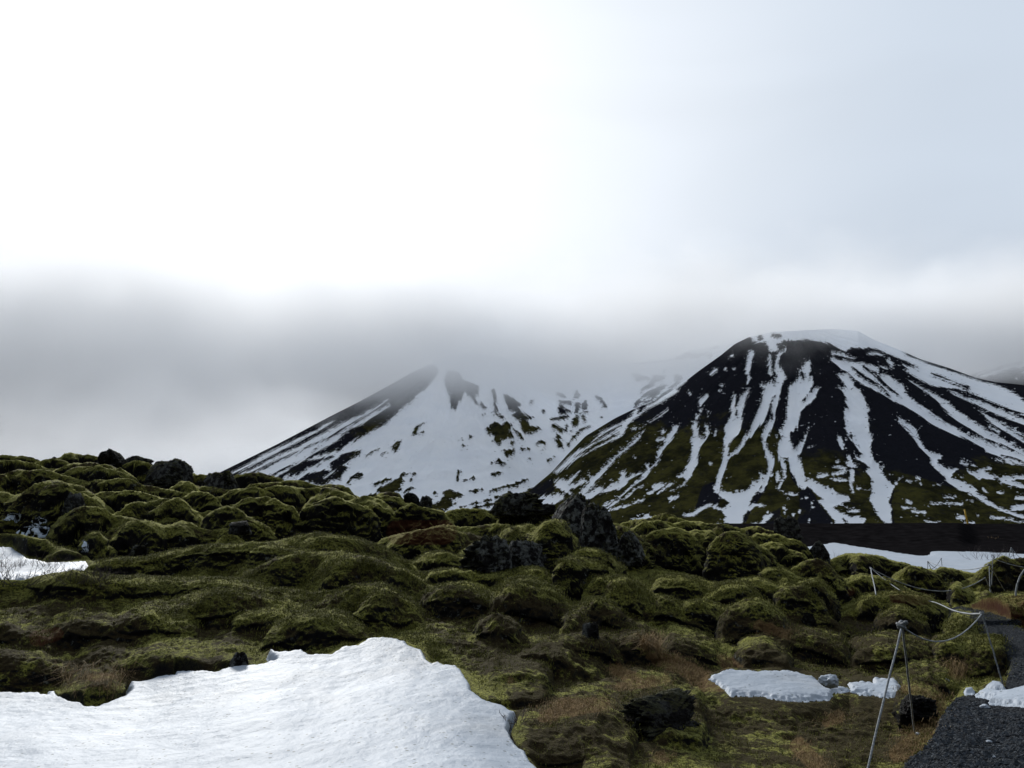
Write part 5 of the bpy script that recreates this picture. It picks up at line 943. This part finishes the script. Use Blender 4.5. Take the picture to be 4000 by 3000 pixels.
def post(top, feet, r, label, knot=0.0, extra=0.06):
    root = bpy.data.objects.new('fence_post', None); C.objects.link(root)
    base = sum(feet, Vector()) / len(feet); root.location = base; tag(root, label, 'fence post', GP)
    for ft in feet:
        dd = (ft - top).normalized(); end = ft + dd * extra
        pts = line(top, end, 14)
        for q in pts[1:-1]: q += Vector((random.uniform(-1, 1), random.uniform(-1, 1), 0)) * r * 0.35
        vs, fs = tube([q - base for q in pts], r, 8)
        raw_mesh('leg', vs, fs, M_ROD, root)
    if knot:
        vs, fs = [], []
        for k in range(5):
            c0 = top - base + Vector((random.uniform(-.5, .5), random.uniform(-.5, .5), (k - 2) * .3)) * knot
            ring = [c0 + Vector((math.cos(a) * knot * .8, math.sin(a) * knot * .8, math.sin(a * 2 + k) * knot * .35)) for a in np.linspace(0, 2 * math.pi, 14)]
            v_, f_ = tube(ring, knot * 0.38, 6); o_ = len(vs); vs += v_; fs += [tuple(i + o_ for i in f) for f in f_]
        raw_mesh('rope_knot', vs, fs, M_KNOT, root)
    return root
GR = 'grey ropes strung between the posts'
def rope(a, b_, sag, r, label, n=40, mid=None):
    if mid is not None:
        # quadratic through the lowest seen point
        pts = []
        for i in range(n + 1):
            t = i / n; pts.append(a * ((1 - t) * (1 - 2 * t)) + mid * (4 * t * (1 - t)) + b_ * (t * (2 * t - 1)))
    else: pts = line(a, b_, n, sag)
    vs, fs = tube(pts, r, 9, twist=0.5)
    o = raw_mesh('rope', vs, fs, M_ROD); tag(o, label, 'rope', GR); return o

def foot(x, y, Dguess, t='1'):
    q = T(t, [(x, y)])[0]; g = hit(q[0], q[1], near=Dguess * 0.7)
    if g and abs(g.y - Dguess) < Dguess * 0.35: return g
    return at(q[0], q[1], Dguess)
f1a = P1(340, 1690, 5.55); f1b = foot(685, 1415, 6.4)
t1 = P1(598, 628, 6.05)
post(t1, [f1a, f1b], 0.0075, 'nearest tall rope post with two splayed legs and grey knot', knot=0.027, extra=0.25)
t2 = P1(1173, 548, 8.3); f2 = foot(1318, 1055, 8.4)
f2b = Vector((t2.x + 0.25, t2.y + 0.55, f2.z))
post(t2, [f2], 0.0075, 'single leaning rod post at the bend of the gravel path', knot=0.016)
t3 = P1(370, 218, 20.0); f3 = foot(412, 420, 19.5)
post(t3, [f3], 0.012, 'leaning rod post on the mossy slope left of the path', knot=0.02)
t4 = P1(1195, 288, 20.0); t5 = P1(1225, 195, 21.5); f5 = foot(1238, 395, 20.5); f5b = foot(1320, 390, 20.5)
post(t4, [f5], 0.014, 'short stake leaning at the feet of the pair of rods by the dark bank')
post(t5, [f5 + Vector((0.02, 0.1, 0)), f5b], 0.012, 'two legged rod post before the dark bank at right', knot=0.03)
t6 = P1(1250, 150, 24.5); f6 = P1(1243, 330, 24.5)
post(t6, [f6], 0.014, 'upright thin rod standing on the dark bank at right')
t9 = P1(780, 168, 38); post(t9, [P1(806, 228, 38), P1(782, 225, 38)], 0.014, 'left of two far thin posts in front of the snow strip')
t10 = P1(880, 145, 38); post(t10, [P1(886, 225, 38)], 0.014, 'right of two far thin posts in front of the snow strip')
t8 = P1(1383, 72, 42); post(t8, [P1(1362, 152, 42), P1(1406, 152, 42)], 0.02, 'far two legged post above the dark bank near right edge')
# bent rod at the right edge
br = bpy.data.objects.new('fence_post', None); C.objects.link(br); fb = foot(1412, 420, 16.5); br.location = fb
cur = [P1(1520, 205, fb.y), P1(1478, 232, fb.y), P1(1450, 275, fb.y), P1(1428, 330, fb.y), P1(1416, 390, fb.y), fb - Vector((0, 0, .08))]
sm = []
for i in range(len(cur) - 1):
    for k in range(5): sm.append(cur[i].lerp(cur[i + 1], k / 5))
sm.append(cur[-1]); vs, fs = tube([q - fb for q in sm], 0.016, 8); raw_mesh('rod', vs, fs, M_ROD, br); tag(br, 'pale bent rod curving in from the right edge', 'fence post', GP)
# ropes
rope(t1 + Vector((0.02, 0, -.03)), t2, 0, 0.0055, 'nearest sagging rope between the first and second post', mid=P1(930, 738, 7.3))
ctl = [t2, P1(1070, 547, 10.0), P1(960, 522, 12.0), P1(835, 467, 14.8), P1(720, 445, 16.6), P1(605, 392, 17.8), P1(530, 345, 18.6), P1(450, 285, 19.3), t3]
sm = []
for i in range(len(ctl) - 1):
    p0, p1_, p2_, p3_ = ctl[max(i - 1, 0)], ctl[i], ctl[i + 1], ctl[min(i + 2, len(ctl) - 1)]
    for k in range(6):
        t_ = k / 6; sm.append(0.5 * ((2 * p1_) + (p2_ - p0) * t_ + (2 * p0 - 5 * p1_ + 4 * p2_ - p3_) * t_ * t_ + (3 * p1_ - p0 - 3 * p2_ + p3_) * t_ ** 3))
sm.append(t3); vs, fs = tube(sm, 0.009, 9, twist=0.5)
o = raw_mesh('rope', vs, fs, M_ROD); tag(o, 'rope running back from the second post across the mound', 'rope', GR)
rope(t3, t4, 0, 0.011, 'long drooping rope from the mossy slope to the dark bank', mid=P1(830, 384, 20.0))
rope(t5, t9, 0, 0.012, 'thin far rope crossing in front of the snow strip', mid=P1(975, 228, 28))
rope(t9, P1(886, 222, 38), 0.15, 0.012, 'short slack rope end between the two far thin posts')
rope(t10, P1(806, 226, 38), 0.1, 0.012, 'crossed rope end between the two far thin posts')
rope(t6, P1(1640, 222, 25), 0.1, 0.012, 'rope leaving the upright rod towards the right edge')
rope(t8, P1(1640, 150, 42), 0.6, 0.012, 'farthest rope hanging from the two legged post at right')

# yellow marker stake on the bank
yb, yt = T('E', [(1608, 1245)])[0], T('E', [(1570, 1080)])[0]
b0 = at(yb[0], yb[1], 152); b1 = at(yt[0], yt[1], 152)
vs, fs = tube([b0 - Vector((0, 0, .6)), b0, b0.lerp(b1, .5), b1, b1 + (b1 - b0) * .004], [.16, .16, .15, .14, .06], 10)
o = raw_mesh('marker_post', vs, fs, M_YEL); tag(o, 'leaning yellow marker stake on the black bank', 'marker post')

# ================================================================== TWIGS, DRY GRASS, MOSS TIPS, STONES
def twig_bush(root, size, n, seed, label, thick=0.004, spread=1.0, flat=0.6):
    rr = random.Random(seed); vs, fs = [], []
    def grow(a, dr, L, r, lvl):
        k = 4; pts = [a]; dcur = dr.copy()
        for i in range(k):
            dcur = (dcur + Vector((rr.uniform(-1, 1), rr.uniform(-1, 1), rr.uniform(-.6, .7))) * 0.28).normalized()
            pts.append(pts[-1] + dcur * L / k)
        v_, f_ = tube(pts, [r * (1 - .6 * i / k) for i in range(k + 1)], 4); o_ = len(vs); vs.extend(v_); fs.extend([tuple(i + o_ for i in f) for f in f_])
        if lvl > 0:
            for i in range(1, k + 1):
                if rr.random() < 0.85: grow(pts[i], (dcur + Vector((rr.uniform(-1, 1), rr.uniform(-1, 1), rr.uniform(-.3, .9))) * 0.9).normalized(), L * 0.5, r * 0.6, lvl - 1)
    for i in range(n):
        an = rr.uniform(0, 6.28)
        st = Vector((math.cos(an) * rr.random(), math.sin(an) * rr.random(), 0)) * size * spread
        grow(st, Vector((math.cos(an) * flat + rr.uniform(-.3, .3), math.sin(an) * flat, rr.uniform(.2, 1))).normalized(), size * rr.uniform(.5, 1), thick, 2)
    o = raw_mesh('bare_shrub', vs, fs, M_TWIG); o.location = root; tag(o, label, 'shrub', 'bare twiggy shrubs'); return o
for i, (t_, x_, y_, sz, n_, lb) in enumerate([
    ('3', 120, 1300, 0.30, 22, 'bare twigs against the hollow snow at left edge'), ('3', 270, 1290, 0.26, 20, 'tangle of bare twigs right of the left edge'), ('3', 450, 1275, 0.22, 18, 'bare twigs at the tip of the hollow snow strip'),
    ('5', 120, 160, 0.40, 22, 'low dark twig mat on the near bank at left'), ('5', 500, 140, 0.34, 24, 'grey dead branches lying on the near mossy bank'), ('5', 640, 170, 0.24, 12, 'small dead branches right of the grey ones'),
    ('6', 1215, 900, 0.09, 8, 'tiny twig poking over the snow edge'), ('6', 1170, 970, 0.08, 7, 'small twig at the mossy snow corner'), ('1', 350, 700, 0.20, 5, 'lone dead twig on the slope behind the near post'), ('6', 1960, 870, 0.12, 5, 'dead twig left of the lone boulder')]):
    q = T(t_, [(x_, y_)])[0]; g = hit(*q)
    if g: twig_bush(g, sz, n_, 100 + i, lb, thick=0.0035 if sz < .35 else .005)
for i, (x_, y_, sz, lb) in enumerate([(60, 110, 0.9, 'thin bare bush at the left end of the snow strip'), (110, 105, 0.8, 'second thin bare bush on the snow strip near its left end'), (1170, 128, 1.0, 'left thin bush on the snow strip above the dark bank'), (1230, 125, 1.0, 'middle thin bush on the snow strip above the dark bank'), (1290, 120, 0.9, 'right thin bush on the snow strip above the dark bank')]):
    g = P1(x_, y_, 45 if x_ < 200 else 60); g.z = min(g.z, -0.15 + 0.05)
    g = Vector((g.x * 1, g.y, -0.35)); twig_bush(g, sz, 9, 300 + i, lb, thick=0.010)

def blades(name, pts, mat_, hmin, hmax, wd, label, cat, bendy=0.5, per=1, seed=5, lean=(0, 0), jit=0.012, dscale=0):
    r = np.random.default_rng(seed); P_ = np.repeat(np.array(pts), per, 0); n = len(P_)
    P_ = P_ + r.normal(size=P_.shape) * np.array([jit, jit, jit * .2])
    h = r.uniform(hmin, hmax, n); an = r.uniform(0, 2 * np.pi, n); bd = r.uniform(0.1, bendy, n) * h; wv = wd * r.uniform(0.6, 1.3, n)
    if dscale: f_ = np.clip(P_[:, 1] / dscale, .7, 1.8); h = h * f_; bd = bd * f_; wv = wv * f_
    dr = np.stack([np.cos(an), np.sin(an), 0 * an], 1); sd = np.stack([-np.sin(an + .6), np.cos(an + .6), 0 * an], 1)
    ln = np.array([lean[0], lean[1], 0.0])[None, :]
    V0 = P_ - sd * wv[:, None] - np.array([0, 0, .01]); V1 = P_ + sd * wv[:, None] - np.array([0, 0, .01])
    mid_ = P_ + (dr * 0.35 + ln * .4) * bd[:, None] + np.array([0, 0, 1.0]) * (h * 0.6)[:, None]
    V2 = mid_ + sd * (wv * .7)[:, None]; V3 = mid_ - sd * (wv * .7)[:, None]
    V4 = P_ + (dr + ln) * bd[:, None] + np.array([0, 0, 1.0]) * (h * np.clip(1 - bd / (h * 1.6), .35, 1))[:, None]
    V = np.stack([V0, V1, V2, V3, V4], 1).reshape(-1, 3); bi = (np.arange(n) * 5)[:, None]
    me = bpy.data.meshes.new(name)
    me.vertices.add(len(V)); me.vertices.foreach_set('co', V.astype(np.float32).ravel())
    quad = bi + np.array([0, 1, 2, 3]); tri = bi + np.array([3, 2, 4])
    li = np.concatenate([quad.ravel(), tri.ravel()]); ls = np.concatenate([np.arange(n) * 4, n * 4 + np.arange(n) * 3])
    me.loops.add(len(li)); me.loops.foreach_set('vertex_index', li.astype(np.int32)); me.polygons.add(2 * n); me.polygons.foreach_set('loop_start', ls.astype(np.int32))
    me.update(); me.validate(); me.materials.append(mat_)
    o = bpy.data.objects.new(name, me); C.objects.link(o); tag(o, label, cat, kind='stuff'); return o
# candidate ground points, near field only
rg = np.random.default_rng(12)
near_ok = (D2 > 4.2) & (D2 < 22) & (pxs > -30) & (pxs < 1054) & (FL < 0.4)
ii, jj = np.where(near_ok)
def sample(weight, n):
    wts = weight[ii, jj] * np.gradient(D2, axis=0)[ii, jj] * D2[ii, jj] * 1.0
    wts = np.clip(wts, 0, None); pr = wts / wts.sum(); k = rg.choice(len(ii), n, p=pr)
    return np.stack([XX[ii[k], jj[k]], YY[ii[k], jj[k]], ZZ[ii[k], jj[k]]], 1)
clump = sstep(fbm2(X2 / 0.20, D2 / 0.25, 3, seed=33), 0.0, 0.35) * sstep(fbm2(X2 / 1.4, D2 / 1.4, 3, seed=35), -0.25, 0.15)
blades('dry_grass', sample(A_tan * (0.2 + clump) * (1 - A_path * .8), 5000), M_GRASS, 0.012, 0.05, 0.0016, 'matted tan dry grass in strips between the moss and gravel', 'grass', 2.2, per=3, seed=3, jit=0.07)
mossw = (1 - A_path) * (1 - A_tan * .7) * (1 - A_bare * .82) * (0.06 + clump) * (N[..., 2] > 0.45) * sstep(D2, 21, 9)
blades('moss', sample(mossw, 110000), M_GREEN, 0.006, 0.022, 0.0026, 'short fuzzy green moss tips on the near cushions', 'moss', 1.6, per=3, seed=4, jit=0.05, dscale=7)
# tussock of long grass beside the snow, grass tufts on the bank and by the path
tp = []
for t_, x0, x1, y0, y1, n_ in (('5', 400, 850, 740, 900, 80), ('1', 930, 1060, 960, 1030, 90), ('2', 250, 420, 1230, 1330, 130)):
    for _ in range(n_):
        q = T(t_, [(random.uniform(x0, x1), random.uniform(y0, y1))])[0]; g = hit(*q)
        if g: tp.append(tuple(g))
blades('tall_grass', tp, M_GRASS, 0.12, 0.34, 0.0016, 'tussocks of long drooping straw coloured grass', 'grass', 1.9, per=3, seed=8)
# dry tufts on the black bank
for i, (t_, x_, y_, D_, lb) in enumerate([('E', 1890, 1405, 128, 'ochre grass tuft high on the black bank at right'), ('E', 1190, 1490, 112, 'brown grass tuft at the lower edge of the black bank'), ('E', 1375, 1510, 112, 'small tan grass tuft right of the brown one')]):
    q = T(t_, [(x_, y_)])[0]; g = at(q[0], q[1], D_); r = np.random.default_rng(i)
    pts_ = [(g.x + r.normal() * .35, g.y + r.normal() * .3, g.z - .9) for _ in range(160)]
    o = blades('grass_tuft', pts_, M_GRASS, 0.9, 1.9, 0.05, lb, 'grass tuft', 0.9, seed=i)
    del o['kind']; o['group'] = 'dry grass tufts on the black bank'
# loose gravel on the path
stw = A_path * sstep(D2, 12, 5); k = 5200; sp_ = sample(stw, k)
ov = np.array([(1, 0, 0), (-1, 0, 0), (0, 1, 0), (0, -1, 0), (0, 0, .8), (0, 0, -.8)]); of = [(0, 2, 4), (2, 1, 4), (1, 3, 4), (3, 0, 4), (2, 0, 5), (1, 2, 5), (3, 1, 5), (0, 3, 5)]
rz = rg.uniform(0.005, 0.020, k) ** 1.0; rz[rg.random(k) > .97] *= 1.8
V = (sp_[:, None, :] + ov[None] * rz[:, None, None] * rg.uniform(.6, 1.3, (k, 6, 1)) + rg.normal(size=(k, 6, 3)) * rz[:, None, None] * .15).reshape(-1, 3)
Fc = (np.arange(k)[:, None, None] * 6 + np.array(of)[None]).reshape(-1, 3)
o = raw_mesh('gravel', V.tolist(), Fc.tolist(), M_STONE, smooth=False); tag(o, 'loose dark bluish stones on the gravel path', 'gravel', kind='stuff')
# crumbs of dirt and heather on the snow
print('verts ground', D2.size)

# ================================================================== LOW CLOUD swallowing the summits
cm = bpy.data.materials.new('cloud'); cm.use_nodes = True; t = cm.node_tree; t.nodes.clear(); bb = NB(t)
ps = pos(bb); x_, y_, z_ = bb.sep(ps)
nn = bb.noise(bb.scalev(ps, (1, 1, 1.6)), 0.0022, 4, 0.55)
nv = bb.math('ADD', bb.math('MULTIPLY', bb.math('SUBTRACT', nn, 0.5), 420), bb.math('MULTIPLY', bb.math('SUBTRACT', bb.noise(ps, 0.008, 5, 0.65), 0.5), 190))
zb_ = bb.math('ADD', z_, nv)
# cloud base rises to the right
xs = bb.step(x_, -300, 900, 0.0, 1.0)
lowz = bb.math('ADD', bb.step(x_, -1150, -500, 150, 268), bb.math('ADD', bb.math('MULTIPLY', xs, 34), bb.step(x_, 850, 1350, 0, 60)))
dens = bb.step(zb_, lowz, bb.math('ADD', lowz, 140))
top = bb.step(bb.math('DIVIDE', bb.math('ADD', z_, bb.math('MULTIPLY', nv, 1.5)), y_), 0.24, 0.39, 1.0, 0.0)   # the bank thins out towards the viewer
left = bb.step(x_, -1500, -500, 0.45, 1.0)
dens = bb.math('MULTIPLY', bb.math('MULTIPLY', dens, top), left)
dens = bb.math('MULTIPLY', dens, 0.0052)
pv = bb.n('ShaderNodeVolumePrincipled'); pv.inputs['Color'].default_value = (0.978, 0.985, 0.996, 1); pv.inputs['Anisotropy'].default_value = 0.2
bb.put(pv.inputs['Density'], dens)
ou = bb.n('ShaderNodeOutputMaterial'); t.links.new(pv.outputs[0], ou.inputs['Volume'])
bx = [(-3200, 1060), (2600, 1060), (2600, 2550), (-3200, 2550)]
vs = [(a, c, 105) for a, c in bx] + [(a, c, 740) for a, c in bx]
fs = [(3, 2, 1, 0), (4, 5, 6, 7), (0, 1, 5, 4), (1, 2, 6, 5), (2, 3, 7, 6), (3, 0, 4, 7)]
o = raw_mesh('cloud', vs, fs, cm, smooth=False); tag(o, 'low grey cloud bank swallowing the mountain tops', 'cloud', kind='stuff')
